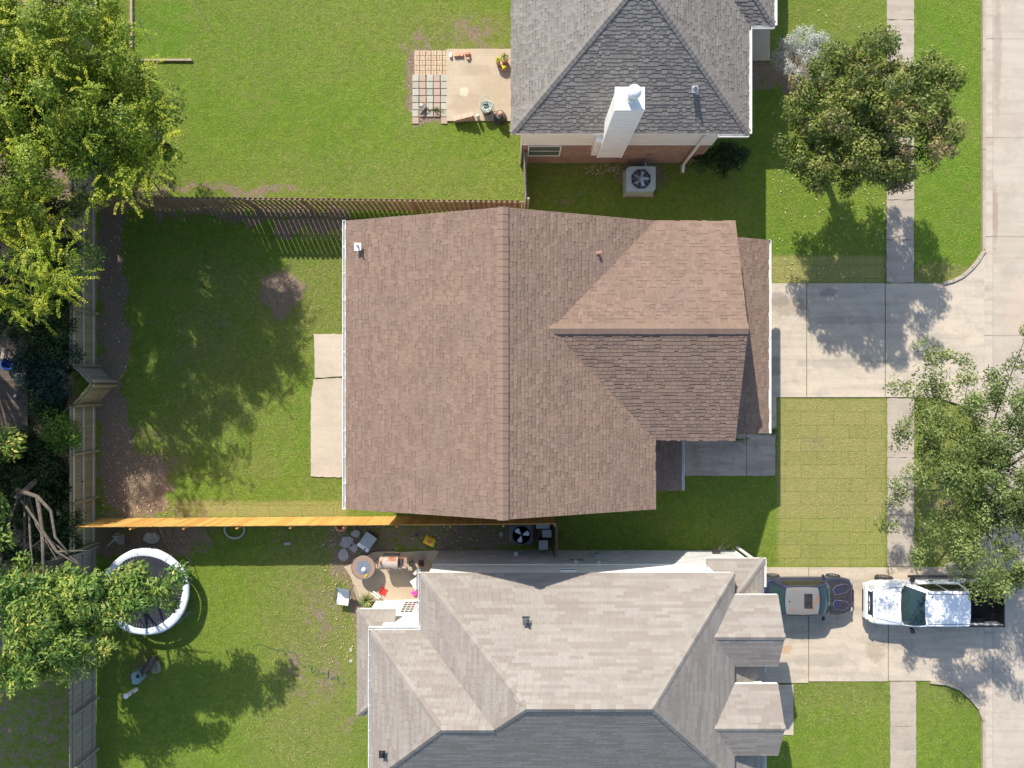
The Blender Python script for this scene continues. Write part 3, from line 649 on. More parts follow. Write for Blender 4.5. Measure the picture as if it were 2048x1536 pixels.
for y in (-3.2, -.5, 2.2, 4.6): window(bh, (-6.1, y, 1.4), 1.2, 1.3, (-1, 0, 0), mull=(2, 2)); window(bh, (-6.1, y, 4.0), 1.1, 1.2, (-1, 0, 0), mull=(2, 2))
window(bh, (8.35, 2.05, 4.5), 1.4, .8, (1, 0, 0), mull=(3, 2))
mb = MB(); mb.slab(10.3, 10.34, -.9, 4.9, 0, 2.2)
for k in range(1, 4): mb.slab(10.34, 10.352, -.86, 4.86, k * .55 - .02, k * .55 + .01)
mb.build('garage_door', 'white', bh, world=True)
for y in (-4.25, -2.4): MB().slab(6.95, 7.08, y - .06, y + .06, 0, 2.85).build('porch_post', 'white', bh, world=True)
mb = MB(); mb.slab(5.2, 5.25, -3.7, -2.8, 0.02, 2.1); mb.build('front_door', 'brown_cloth', bh, world=True)
pipe(bh, W(716, 492, 5.55), .35, .035, 'white'); pipe(bh, W(1196, 508, 5.95), .3, .05, 'rust')
# ---- grey-roofed house, top right
e = 4.0; ap = (4.82, 15.1, 6.6)
gh = thing('grey_roof_house', 'house with dark grey hip roof, white chimney and red brick side wall', 'house', (4.5, 14, 0))
S1 = [(-.04, 10.24, e), (9.67, 10.24, e), ap]
W1 = [(-.04, 26, e), (-.04, 10.24, e), ap, (4.82, 26, 6.6)]
v1 = (7.14, 17.2, 5.36); h1 = (8.17, 17.2, 5.36)
E1 = [(9.67, 10.24, e), (9.67, 14.67, e), v1, (7.14, 26, 5.36), (4.82, 26, 6.6), ap]
S2 = [(9.67, 14.67, e), (10.7, 14.67, e), h1, v1]
E2 = [(10.7, 14.67, e), (10.7, 26, e), (8.17, 26, 5.36), h1]
roof(gh, 'roof', [S1, W1, E1, S2, E2, [v1, h1, (8.17, 26, 5.36), (7.14, 26, 5.36)]], 'sh_grey', GREY,
     [((-.04, 10.24, e), ap, 0, 1, .16, .2, .03, .6), ((9.67, 10.24, e), ap, 0, 2, .16, .2, .03, .6), ((10.7, 14.67, e), h1, 3, 4, .16, .2, .03, .6), (ap, (4.82, 26, 6.6), 1, 2)])
mb = MB(); mb.slab(.42, 8.58, 10.28, 25, -.1, 2.6); mb.slab(8.58, 9.4, 15.0, 25, -.1, 3.84); mb.build('brick_wall', 'brick_red', gh, world=True)
mb = MB(); mb.slab(.42, 8.58, 10.26, 25, 2.6, 3.84); mb.build('siding_wall', 'siding', gh, world=True)
mb = MB(); mb.slab(.36, .42, 10.2, 10.32, 0, 3.84); mb.slab(.42, 8.58, 10.235, 10.26, 2.58, 2.72); mb.build('trim', 'white', gh, world=True)
M['green_glass'] = glass('greenish_window_glass', (.10, .13, .11), .15)
window(gh, (1.42, 10.28, 1.75), 1.4, 1.25, (0, -1, 0), mull=(1, 2), frame=.05, depth=.04, glassm='green_glass', framem='siding')
gutter(gh, (9.68, 10.24, e), (9.68, 14.67, e), .12, (1, 0), False); gutter(gh, (8.45, 10.23, e), (9.68, 10.23, e), .12, (0, -1), False); gutter(gh, (9.8, 14.66, e), (10.72, 14.66, e), .12, (0, -1), False); gutter(gh, (10.71, 14.67, e), (10.71, 26, e), .12, (1, 0), False)
mb = MB(); mb.slab(7.93 - .05, 7.93 + .05, 10.12, 10.2, .25, 3.85); mb.box((7.93, 10.0, .12), (.1, .35, .08), 0, .5, rx=.5); mb.build('downspout', 'siding', gh, world=True)
mb = MB()
mb.slab(3.75, 4.72, 9.88, 10.64, 2.06, 7.46); mb.slab(3.45, 3.75, 10.0, 10.28, 1.95, 3.7)
ch = mb.build('chimney', 'white', gh, world=True)
mb = MB()
for k in range(26): mb.box((4.235, 9.876, 2.2 + k * .2), (.92, .012, .185), 0, None, rx=.03)
mb.build('lap_siding', mk('chimney_siding', (.76, .75, .72), (.66, .65, .61), 2, .6, tone=.5), ch, world=True)
mb = MB()
for x_ in (3.73, 4.74): mb.slab(x_ - .04, x_ + .04, 9.86, 9.94, 2.06, 7.4)
mb.slab(3.70, 4.77, 9.84, 10.68, 7.46, 7.5); mb.build('chimney_trim', 'white', ch, world=True)
cx, cy = 4.3, 10.28
mb = MB(); mb.lathe((cx, cy, 7.5), [(.2, 0), (.2, .14)], 24, .5)
for i in range(3): mb.lathe((cx, cy, 7.70 + i * .1), [(.15, 0), (.205, 0), (.205, .03), (.15, .03)], 24, .5)
for i in range(8): a = i * PI / 4; mb.tube([(cx + .19 * math.cos(a), cy + .19 * math.sin(a), 7.6), (cx + .19 * math.cos(a), cy + .19 * math.sin(a), 8.04)], .01, 5, .5)
mb.lathe((cx, cy, 8.02), [(.26, 0), (.26, .03), (.235, .1), (.17, .17), (.09, .21), (0.0, .22)], 28, .5)
mb.build('chimney_cap', 'white', ch, world=True, smooth=False)
mb = MB(); mb.lathe((cx, cy, 7.55), [(.17, 0), (.17, .46)], 16, .5); mb.build('flue', 'black', ch, world=True)
pipe(gh, W(1389, 178, 4.9), .3, .05, 'steel')
mb = MB(); c = W(1299, 306, 1.2); mb.box((c.x, 10.2, 1.2), (.16, .1, .22), 0, .5); mb.tube([(c.x - .02, 10.2, 1.1), (c.x - .1, 10.15, .5), (c.x + .05, 10.0, .3)], .02, 6, .5); mb.build('meter_box', 'steel', gh, world=True)
# ---- tan-roofed house, bottom
e = 4.0
th_ = thing('tan_roof_house', 'house with pale tan mottled hip roof beside the parked cars', 'house', (2, -12, 0))
A_ = (-3.72, -7.72, e); B_ = (9.07, -7.72, e); C_ = (9.07, -16.2, e); D_ = (-5.76, -16.2, e); E_ = (-5.76, -10.05, e); F_ = (-3.72, -10.05, e)
R1e = (5.17, -11.96, 6.82); R1w = (.52, -11.96, 6.82); V_ = (-.68, -13.12, 6.03); R2 = (-2.69, -13.12, 6.03)
ff = [[A_, B_, R1e, R1w], [B_, C_, R1e], [C_, D_, R2, V_, R1w, R1e], [A_, R1w, V_, F_], [E_, F_, V_, R2], [D_, E_, R2]]
g1 = [(10.87, -8.62, e), (10.87, -10.07, 4.72), (8.05, -10.07, 4.72), (9.07, -8.62, e)]; g1s = [(10.87, -10.07, 4.72), (10.87, -11.52, e), (9.07, -11.52, e), (8.05, -10.07, 4.72)]
g2 = [(10.87, -12.26, e), (10.87, -13.71, 4.72), (8.05, -13.71, 4.72), (9.07, -12.26, e)]; g2s = [(10.87, -13.71, 4.72), (10.87, -15.16, e), (9.07, -15.16, e), (8.05, -13.71, 4.72)]
tr_ = roof(th_, 'roof', ff, 'sh_tan', TAN, [(B_, R1e, 0, 1), (A_, R1w, 0, 3), (C_, R1e, 1, 2), (R1w, R1e, 0, 2, .17, .3, .05, 1), (R1w, V_, 2, 3), (V_, R2, 2, 4, .17, .3, .05, 1), (D_, R2, 2, 5), (E_, R2, 4, 5)], .3, .15)
for k, (a_, b_) in enumerate(((g1, g1s), (g2, g2s))): roof(th_, 'gable_roof', [a_, b_], 'sh_tan', TAN, [((8.0, a_[1][1], 4.72), (10.89, a_[1][1], 4.72), 0, 1)], .3, .15)
z9 = 2.9
L1 = [(8.2, -7.4, z9), (10.67, -7.4, z9), (8.32, -9.75, z9 + 1.175), (8.2, -9.75, z9 + 1.175)]; L2 = [(10.67, -7.4, z9), (10.67, -16.6, z9), (8.32, -16.6, z9 + 1.175), (8.32, -9.75, z9 + 1.175)]
roof(th_, 'lower_roof', [L1, L2], 'sh_tan', TAN, [((10.67, -7.4, z9), (8.32, -9.75, z9 + 1.175), 0, 1)], .3, .15)
z9 = 2.8
K1 = [(-6.58, -9.58, z9), (-6.58, -14.09, z9), (-5.4, -12.91, 3.39), (-5.4, -10.76, 3.39)]; K2 = [(-6.58, -9.58, z9), (-5.4, -10.76, 3.39), (-4.95, -10.76, 3.39), (-4.95, -9.58, z9)]; K3 = [(-6.58, -14.09, z9), (-5.4, -14.09, z9), (-5.4, -12.91, 3.39)]
roof(th_, 'bay_roof', [K1, K2, K3], 'sh_tan', TAN, [((-6.58, -9.58, z9), (-5.4, -10.76, 3.39), 0, 1), ((-6.58, -14.09, z9), (-5.4, -12.91, 3.39), 0, 2)], .3, .13)
gutter(th_, (-3.73, -10.0, e), (-3.73, -7.72, e), .1, (-1, 0)); gutter(th_, (-5.86, -10.04, e), (-3.74, -10.04, e), .1, (0, 1)); gutter(th_, (-5.77, -16.2, e), (-5.77, -10.05, e), .1, (-1, 0))
gutter(th_, (10.68, -8.6, 2.9), (10.68, -7.4, 2.9), .1, (1, 0)); gutter(th_, (10.68, -12.2, 2.9), (10.68, -11.4, 2.9), .1, (1, 0)); gutter(th_, (10.68, -16.6, 2.9), (10.68, -15.1, 2.9), .1, (1, 0))
mb = MB(); mb.slab(-3.4, 8.3, -7.74, -16, -.1, 2.62); mb.slab(8.3, 10.28, -7.74, -16, -.1, 2.75); mb.build('brick_wall', 'brick_grey', th_, world=True)
mb = MB(); mb.slab(-3.4, 8.3, -7.72, -16, 2.62, 3.84); mb.slab(8.3, 10.5, -8.85, -11.3, 2.76, 3.84); mb.slab(8.3, 10.5, -12.5, -14.9, 2.76, 3.84)
mb.slab(-5.4, -3.4, -10.05, -16, -.1, 3.84); mb.slab(-6.3, -5.4, -10.05, -13.8, -.1, 2.64); 
for y0 in (-8.85, -12.5): mb.extrude([(10.5, y0, 3.84), (10.5, y0 - 2.45, 3.84), (10.5, y0 - 1.22, 4.5)], (-.12, 0, 0), .5)
mb.build('siding_wall', 'white', th_, world=True)
mb = MB(); mb.slab(10.25, 10.32, -7.68, -7.78, 0, 2.75); mb.slab(-3.4, 8.3, -7.7, -7.72, 2.6, 2.68); mb.build('trim', 'white', th_, world=True)
mb = MB(); mb.slab(10.38, 10.48, -7.52, -7.6, .1, 2.8); mb.build('downspout', 'white', th_, world=True)
# doors with glass grids on the patio
for cx_, w_ in ((-4.62, .84), (-3.72, .8)):
    mb = MB(); mb.slab(cx_ - w_ / 2, cx_ + w_ / 2, -10.045, -10.01, .05, 2.1); d_ = mb.build('patio_door', 'white', th_, world=True)
    window(d_, (cx_, -10.01, 1.2), w_ * .68, 1.6, (0, 1, 0), frame=.05, mull=(3, 5), depth=.04)
mb = MB(); mb.slab(-6.05, -5.2, -10.045, -10.02, .3, 1.9); mb.build('shutter_panel', 'siding', th_, world=True)
mb = MB(); mb.tube([(-4.0, -9.9, 2.5), (-4.0, -9.7, 2.42)], .05, 8); mb.lathe((-4.0, -9.68, 2.28), [(.04, .2), (.08, .12), (.07, 0)], 10); mb.build('porch_light', 'dark_metal', th_, world=True)
for px in (1146,): window(th_, (W(px, 1100).x, -7.74, 1.9), .62, .36, (0, 1, 0), mull=(1, 1), frame=.04, framem='grey_metal')
window(th_, (2.3, -7.715, 3.62), .62, .3, (0, 1, 0), mull=(1, 1), frame=.03)
for px, zz, s_ in ((1152, 2.45, .15), (1197, 2.55, .16), (1195, 1.2, .3), (1188, .9, .2), (1032, .9, .18)):
    mb = MB(); x_ = (px - 1024) * (CH - zz) / F; mb.box((x_, -7.66, zz), (s_, .16, s_), 0, .5); mb.tube([(x_, -7.6, zz), (x_ - .08, -7.58, max(.1, zz - .8))], .015, 5, .5); mb.build('utility_box', 'pale_metal' if s_ < .25 else 'steel', th_, world=True)
pipe(th_, W(1052, 1240, 5.3), .28, .05, 'dark_plastic'); pipe(th_, W(765, 1505, 4.6), .28, .05, 'black')
mb = MB(); c = W(1052, 1234, 5.25); mb.box(c + Vector((0, 0, .04)), (.3, .1, .02), 0, .5, rx=.5); mb.build('vent_flashing', 'dark_plastic', th_, world=True)
mb = MB(); mb.slab(10.28, 10.31, -9.0, -11.6, 0, 2.2); mb.build('garage_door', 'white', th_, world=True)

# ------------------------------------------------------------ fences
def fence(label, p0, p1, mat, side, h=1.95, pitch=.15, pw=.138, railm='rail', name='wood_fence', double=False, posts=2.4, railzs=(.3, 1.05, 1.75), tilt=.006, post_side=True, lean=0):
    p0 = Vector((*p0, 0)); p1 = Vector((*p1, 0)); d = p1 - p0; L = d.length; d.normalize(); s_ = Vector((-d.y, d.x, 0)) * side
    T = thing(name, label, 'fence', (p0 + p1) / 2, 0, None); rz = math.atan2(d.y, d.x)
    mb = MB(); n = int(L / pitch)
    for i in range(n):
        q = p0 + d * (pitch * (i + .5)) - s_ * .02; hh = h + random.uniform(-.02, .02)
        mb.box(q + Vector((0, 0, hh / 2 + .02)) + s_ * random.uniform(-.004, .004), (pw, .018, hh), rz + random.uniform(-.01, .01), None, rx=random.uniform(-tilt, tilt))
    mb.build('pickets', mat, T, world=True)
    if double:
        mb = MB()
        for i in range(n):
            q = p0 + d * (pitch * (i + 1)) + s_ * .08; hh = h + random.uniform(-.02, .02)
            mb.box(q + Vector((0, 0, hh / 2 + .02)), (pw, .018, hh), rz + random.uniform(-.01, .01), None)
        mb.build('pickets', mat, T, world=True)
    for z in railzs:
        mb = MB(); q = (p0 + p1) / 2 + s_ * .03; mb.box(q + Vector((0, 0, z)), (L, .045, .085), rz, .6); mb.build('rail', railm, T, world=True)
    k = max(1, int(round(L / posts)))
    for i in range(k + 1):
        q = p0 + d * (L * i / k if 0 < i < k else (.05 if i == 0 else L - .05)) + s_ * (.03 if double else .1)
        mb = MB(); mb.box(q + Vector((0, 0, (h - .08) / 2)), (.09, .09, h - .08), rz, None); mb.build('post', mat, T, world=True)
    return T
def g2d(px, py): p = W(px, py); return (p.x, p.y)
xl = -19.33
fence('brown-grey back fence along the top lawn, partly under the yellow-green tree', (xl, 24), (xl, 8.35), 'wood_grey', 1, railm='wood_grey')
fence('mossy green-brown back fence panel run north of the zigzag kink', (xl, 8.2), (xl, .80), 'wood_green', 1)
ka = (-19.2, .80); kb = (-18.42, 0.02); kc = (-19.2, -.92)
fence('grey upper leg of the zigzag kink in the back fence', ka, kb, 'wood_grey', 1, railzs=(1.7,), posts=3, railm='wood_grey')
fence('tan lower leg of the zigzag kink in the back fence', kb, kc, 'wood_green', 1, railzs=(1.7,), posts=3, railm='wood_green')
fence('mossy green-brown back fence run south of the zigzag kink', (xl, -.95), (xl, -7.4), 'wood_green', 1)
fence('weathered grey back fence of the lower yard near the trampoline', (xl, -7.5), (xl, -24), 'wood_grey', 1, railm='wood_grey')
fence('brown weathered shadow-box fence between the top lawn and the back yard', (-19.2, 8.22), (.55, 8.02), 'wood_brown', -1, pitch=.23, pw=.13, double=True, railm='wood_brown', tilt=.004, railzs=(.3, 1.05, 1.86))
fence('bright orange newly stained fence south of the brown roof house', (-19.1, -6.27), (1.95, -6.12), 'wood_orange', -1, pitch=.146, pw=.134, railm='wood_orange', tilt=.003)
fence('short grey side fence between the brick wall and the brown fence', (.55, 10.2), (.62, 8.1), 'wood_grey', 1, railm='wood_grey', posts=2)
fence('short dark gate fence beside the dark bins', (1.98, -6.2), (1.98, -7.68), 'wood_brown', -1, h=1.75, railm='wood_brown', posts=1.5, railzs=(.3, 1.6))
# ------------------------------------------------------------ foliage
def leafmesh(name, mat, parent, C, N, A, ln, wd, tone, dead):
    n = len(C); A = A - N * np.sum(A * N, 1, keepdims=True); A /= np.linalg.norm(A, axis=1, keepdims=True) + 1e-9
    B = np.cross(N, A); ln = np.broadcast_to(ln, (n,))[:, None]; wd = np.broadcast_to(wd, (n,))[:, None]
    v = np.stack([C - A * ln / 2, C + B * wd / 2 - A * ln * .05, C + A * ln / 2 - N * ln * .12, C - B * wd / 2 - A * ln * .05], 1).reshape(-1, 3)
    if parent is not None:
        o_ = WO(parent); v = v - np.array([o_.x, o_.y, o_.z])
    me = bpy.data.meshes.new(name); me.vertices.add(4 * n); me.vertices.foreach_set('co', v.astype(np.float32).ravel())
    me.loops.add(4 * n); me.loops.foreach_set('vertex_index', np.arange(4 * n, dtype=np.int32))
    me.polygons.add(n); me.polygons.foreach_set('loop_start', np.arange(0, 4 * n, 4, dtype=np.int32)); me.update(calc_edges=True)
    for nm, q in (('tone', tone), ('dead', dead)):
        a = me.attributes.new(nm, 'FLOAT', 'FACE'); a.data.foreach_set('value', np.clip(np.broadcast_to(q, (n,)), 0, 1).astype(np.float32))
    me.materials.append(M[mat]); o = bpy.data.objects.new(name, me); COL.objects.link(o)
    if parent is not None: o.parent = parent
    return o
def unit(n): v = rng.normal(size=(n, 3)); return v / np.linalg.norm(v, axis=1, keepdims=True)
def clumps_in(c, r, n, rmin=.35, flat=True):
    "clump centres spread through the outer part of an ellipsoid"
    u = unit(n * 3); rad = rng.uniform(rmin, 1, (n * 3, 1)) ** .6
    P = u * rad; P = P[P[:, 2] > -.55][:n]
    return np.array(c) + P * np.array(r)
def foliage(name, mat, parent, cl, cr, per, ln, wd, up=.6, deadf=None, lean_tone=.5):
    C = []; N = []; A = []; T = []; D = []
    for i, c in enumerate(cl):
        r_ = cr[i] if hasattr(cr, '__len__') else cr * random.uniform(.65, 1.35)
        m = int(per * (r_ / .6) ** 2); u = unit(m); k = rng.uniform(.25, 1, (m, 1)) ** .5
        # irregular clump: a few sub-lobes
        lob = unit(5) * .55; li = rng.integers(0, 5, m)
        P = (lob[li] + u * k * .62) * r_ * np.array([1, 1, .7])
        C.append(c + P); nn = u + np.array([0, 0, up]) + rng.normal(size=(m, 3)) * .45; N.append(nn / np.linalg.norm(nn, axis=1, keepdims=True))
        A.append(P + rng.normal(size=(m, 3)) * .3 * r_)
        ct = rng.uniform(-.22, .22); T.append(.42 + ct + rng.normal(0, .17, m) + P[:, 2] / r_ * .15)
        dd = deadf(c) if deadf else 0; D.append(np.where(rng.random(m) < dd, rng.uniform(.5, 1, m), 0))
    C = np.concatenate(C); n = len(C)
    sz = rng.uniform(.7, 1.3, n)
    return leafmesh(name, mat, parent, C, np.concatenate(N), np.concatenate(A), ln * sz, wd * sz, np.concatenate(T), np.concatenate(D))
def limbs(parent, base, fork, ends, r0=.16, name='trunk', mat='bark', twigs=True):
    mb = MB(); base = Vector(base); fork = Vector(fork)
    mid = base.lerp(fork, .5) + Vector((random.uniform(-.15, .15), random.uniform(-.15, .15), 0))
    mb.tube([base, mid, fork], [r0 * 1.25, r0, r0 * .8], 10); mb.build(name, mat, parent, world=True, smooth=True)
    mb = MB()
    for i, e_ in enumerate(ends):
        e_ = Vector(e_); s0 = fork.lerp(base, random.uniform(0, .25)); m1 = s0.lerp(e_, .45) + Vector((random.uniform(-.3, .3), random.uniform(-.3, .3), random.uniform(0, .4)))
        m2 = s0.lerp(e_, .8) + Vector((random.uniform(-.2, .2), random.uniform(-.2, .2), .05))
        rr = r0 * random.uniform(.28, .5); mb.tube([s0, m1, m2, e_], [rr, rr * .7, rr * .4, rr * .15], 6)
        for k in range(2):
            q = m1.lerp(e_, random.random()); mb.tube([q, q + Vector((random.uniform(-.7, .7), random.uniform(-.7, .7), random.uniform(.1, .5)))], [rr * .3, .008], 5)
    mb.build('limb', mat, parent, world=True, smooth=True)
def tree(label, name, base, fork, cl, cr, per, mat, ln, wd, r0=.16, deadf=None, up=.6, nl=16):
    T = thing(name, label, 'tree', base)
    idx = rng.permutation(len(cl))[:nl]; limbs(T, base, fork, [cl[i] for i in idx], r0)
    foliage('crown', mat, T, cl, cr, per, ln, wd, up, deadf); return T
# oak beside the sidewalk, top right
cl = clumps_in((14.15, 10.35, 5.1), (3.5, 3.1, 2.4), 250, .1)
cl = np.concatenate([cl, [[13.1, 13.0, 6.3], [13.9, 13.3, 6.0], [16.9, 9.9, 5.4], [17.1, 9.2, 5.2], [16.6, 9.2, 5.5], [17.3, 9.7, 5.0], [16.4, 8.5, 5.2]]])
tree('round olive-green street tree with a browned lower right side, above the driveway', 'oak_tree', (14.2, 10.4, 0), (14.0, 10.3, 2.8), cl, .5, 360, 'leaf_olive', .12, .065, deadf=lambda c: .75 if (c[0] > 14.6 and c[1] < 10.4 and random.random() < .55) else (.35 if random.random() < .15 else .04))
# sparse oak, right edge
cl = clumps_in((19.4, -3.7, 5.2), (4.7, 4.8, 1.5), 200, .1)
cl = np.concatenate([cl, [[16.2, 1.2, 5.3], [16.9, 1.0, 5.6], [17.6, .9, 5.5], [16.5, .3, 5.2], [15.2, -.2, 5.3], [15.0, -4.5, 5.2], [14.8, -5.6, 5.1], [20, 2.2, 5.6]]])
cl = cl[~((cl[:, 1] < -7.2) & (cl[:, 0] < 17))]
tree('sparse grey-green oak overhanging the kerb at the right edge', 'oak_tree', (20.6, -3.9, 0), (20.0, -3.8, 2.6), cl, .56, 330, 'leaf_oak', .105, .06, r0=.12, up=.4, nl=22)
# yellow-green tree, top left
cl = clumps_in((-18.0, 10.8, 6.8), (5.0, 4.9, 2.1), 235, .15)
cl = cl[cl[:, 0] > -22.5]
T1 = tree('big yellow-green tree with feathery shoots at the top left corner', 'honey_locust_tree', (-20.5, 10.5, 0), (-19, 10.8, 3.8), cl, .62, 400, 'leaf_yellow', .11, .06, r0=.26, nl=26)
def fronds(T, cl, n, mat='leaf_frond', L=(.5, 1.2), name='shoots', spread=.6, droop=.25, ln=.11):
    C = []; N = []; A = []; TN = []
    for i in range(n):
        c = cl[rng.integers(len(cl))]; a = rng.uniform(0, 2 * PI); el = rng.uniform(-.1, .6); d = np.array([math.cos(a) * math.cos(el), math.sin(a) * math.cos(el), math.sin(el)])
        c = c + d * rng.uniform(.1, spread) + np.array([0, 0, rng.uniform(.1, .6)]); Lf = rng.uniform(*L); m = int(Lf / .018)
        t_ = np.linspace(0, 1, m)[:, None]; P = c + d * Lf * t_ - np.array([0, 0, 1]) * droop * t_ ** 2
        sd = np.array([-d[1], d[0], 0]); sd /= np.linalg.norm(sd) + 1e-9; sg = np.where(np.arange(m) % 2 == 0, 1, -1)[:, None]
        off = sd * sg; C.append(P + off * ln * .45 * (1.15 - t_ * .5) + rng.normal(0, .012, (m, 3))); A.append(off + d * .5 + rng.normal(0, .1, (m, 3)))
        nn = np.array([0, 0, 1.]) + rng.normal(0, .35, (m, 3)); N.append(nn / np.linalg.norm(nn, axis=1, keepdims=True)); b = rng.uniform(.15, .8); TN.append(b + t_[:, 0] * .3 + rng.normal(0, .08, m))
    C = np.concatenate(C); return leafmesh(name, mat, T, C, np.concatenate(N), np.concatenate(A), ln, ln * .42, np.concatenate(TN), np.zeros(len(C)))
foliage('crown', 'leaf_olive', T1, clumps_in((-18.4, 10.8, 4.6), (4.4, 4.6, .9), 60, .05), .85, 170, .15, .08)
top = cl[cl[:, 2] > 6.6]; fronds(T1, top, 330, L=(.25, .75), ln=.075)
edge = np.array([[-13.4, 10.2, 6.2], [-13.2, 9.2, 6.0], [-13.6, 8.0, 6.2], [-14.3, 7.2, 6.4], [-13.8, 11.4, 6.6], [-14.6, 12.8, 6.6]]); foliage('crown', 'leaf_yellow', T1, np.array([[-13.9, 10.2, 6.3], [-13.7, 9.0, 6.1], [-14.3, 8.2, 6.2], [-14.6, 11.4, 6.5], [-13.2, 9.6, 5.9], [-14.9, 7.4, 6.2], [-13.0, 8.6, 5.8]]), .6, 190, .12, .06)
fronds(T1, edge, 90, name='shoots', L=(.3, .9), ln=.075)
# feathery tree, left edge
cl = clumps_in((-18.7, 4.9, 6.2), (3.3, 2.1, 1.3), 26, .2)
T2 = tree('feathery bright green fronds hanging over the mossy back fence', 'mimosa_tree', (-21.5, 5.2, 0), (-20.6, 5.0, 3.5), cl, .5, 190, 'leaf_yellow', .12, .06, nl=14)
foliage('crown', 'leaf_green', T2, clumps_in((-18.9, 4.7, 5.6), (3.2, 2.2, 1.2), 26, .1), .55, 200, .13, .06)
fronds(T2, cl, 330, L=(.3, .85), droop=.4, spread=.9, ln=.085)
# tall evergreen further off the frame: shades the back yard
cl = clumps_in((-21.2, 6.4, 8.8), (2.3, 3.2, 1.3), 18)
cl = cl[(cl[:, 0] < -19.2)]
tree('tall dark tree at the left edge behind the fence', 'elm_tree', (-23, 4.5, 0), (-22.2, 4.5, 5), cl, .6, 220, 'leaf_green', .14, .075, r0=.2, nl=10)
for lb, c_, r_, n_ in (('broad dark tree standing beyond the top left corner', (-25.5, 12.0, 8.0), (4.2, 4.5, 2.2), 60), ('dense tree beyond the left edge, behind the wooden deck', (-26.0, 5.0, 8.6), (4.0, 3.8, 2.0), 60), ('lower dense tree beyond the left edge by the shaded shrubs', (-26.0, -1.5, 7.8), (3.9, 3.8, 1.8), 56), ('bushy tree beyond the lower left edge near the grey fence', (-25.2, -9.5, 6.8), (3.2, 4.0, 1.8), 50)):
    cl = clumps_in(c_, r_, n_, .1); tree(lb, 'elm_tree', (c_[0], c_[1], 0), (c_[0], c_[1], 4.5), cl, 1.0, 110, 'leaf_green', .26, .14, r0=.25, nl=12)
# ash over the trampoline
cl = np.concatenate([clumps_in((-18.7, -9.6, 4.8), (2.9, 2.7, 1.2), 84, .15), clumps_in((-15.6, -8.3, 5.1), (2.1, 1.0, .7), 34, .15), [[-13.1, -7.5, 5.3], [-13.6, -7.9, 5.3], [-13.5, -8.6, 5.1]], clumps_in((-21.2, -4.4, 4.8), (1.7, 2.6, .9), 34, .15)])
T3 = tree('glossy green ash tree reaching over the trampoline', 'ash_tree', (-21.2, -3.6, 0), (-20.1, -4.6, 4.2), cl, .62, 215, 'leaf_green', .20, .072, r0=.13, up=.6, nl=5, deadf=lambda c: .35 if random.random() < .12 else .02)
mb = MB(); lp = [(-20.1, -4.3, 4.2), (-19.0, -4.5, 4.6), (-18.6, -5.8, 4.9), (-17.9, -6.6, 5.1), (-16.8, -7.2, 5.2)]; mb.tube(lp, [.1, .085, .07, .055, .03], 8); mb.tube([lp[2], (-18.5, -7.0, 5.0), (-18.3, -8.4, 5.1)], [.08, .06, .03], 7); mb.tube([lp[1], (-18.2, -5.0, 5.0), (-17.9, -6.0, 5.2), (-17.3, -6.6, 5.3)], [.07, .06, .05, .03], 7); mb.tube([lp[3], (-16.6, -6.5, 5.3)], [.05, .02], 6)
mb.build('limb', 'bark', T3, world=True, smooth=True)
def shrub(label, c, r, n, cr, per, mat, ln=.1, wd=.05, name='shrub', cat='shrub', group=None, deadf=None, up=.5):
    T = thing(name, label, cat, (c[0], c[1], 0), 0, group)
    cl = clumps_in((c[0], c[1], c[2]), r, n, .2); mb = MB()
    for q in cl[:min(8, n)]: mb.tube([(c[0], c[1], 0), (c[0] * .6 + q[0] * .4, c[1] * .6 + q[1] * .4, q[2] * .5), tuple(q)], [.03, .02, .008], 5)
    mb.build('stem', 'bark', T, world=True)
    foliage('leaves', mat, T, cl, cr, per, ln, wd, up, deadf); return T
p = W(1612, 108, 1.5); shrub('silvery pale shrub beside the front path of the grey roof house', (p.x, p.y, 1.5), (1.3, 1.05, .8), 54, .34, 700, 'leaf_silver', .07, .035, deadf=lambda c: .25)
p = W(1445, 318, .9); shrub('dark rounded shrub at the corner by the downspout', (p.x, p.y, .9), (1.25, .75, .55), 24, .42, 420, 'leaf_dark', .1, .05)
p = W(1480, 880, .4); shrub('small green shrub under the edge of the garage roof', (p.x, p.y - .02, .3), (.5, .12, .15), 5, .16, 500, 'leaf_bright', .07, .04)
p = W(1548, 859, .4); shrub('little bright shrub at the driveway corner', (p.x, p.y, .35), (.12, .14, .12), 4, .17, 600, 'leaf_bright', .07, .04)
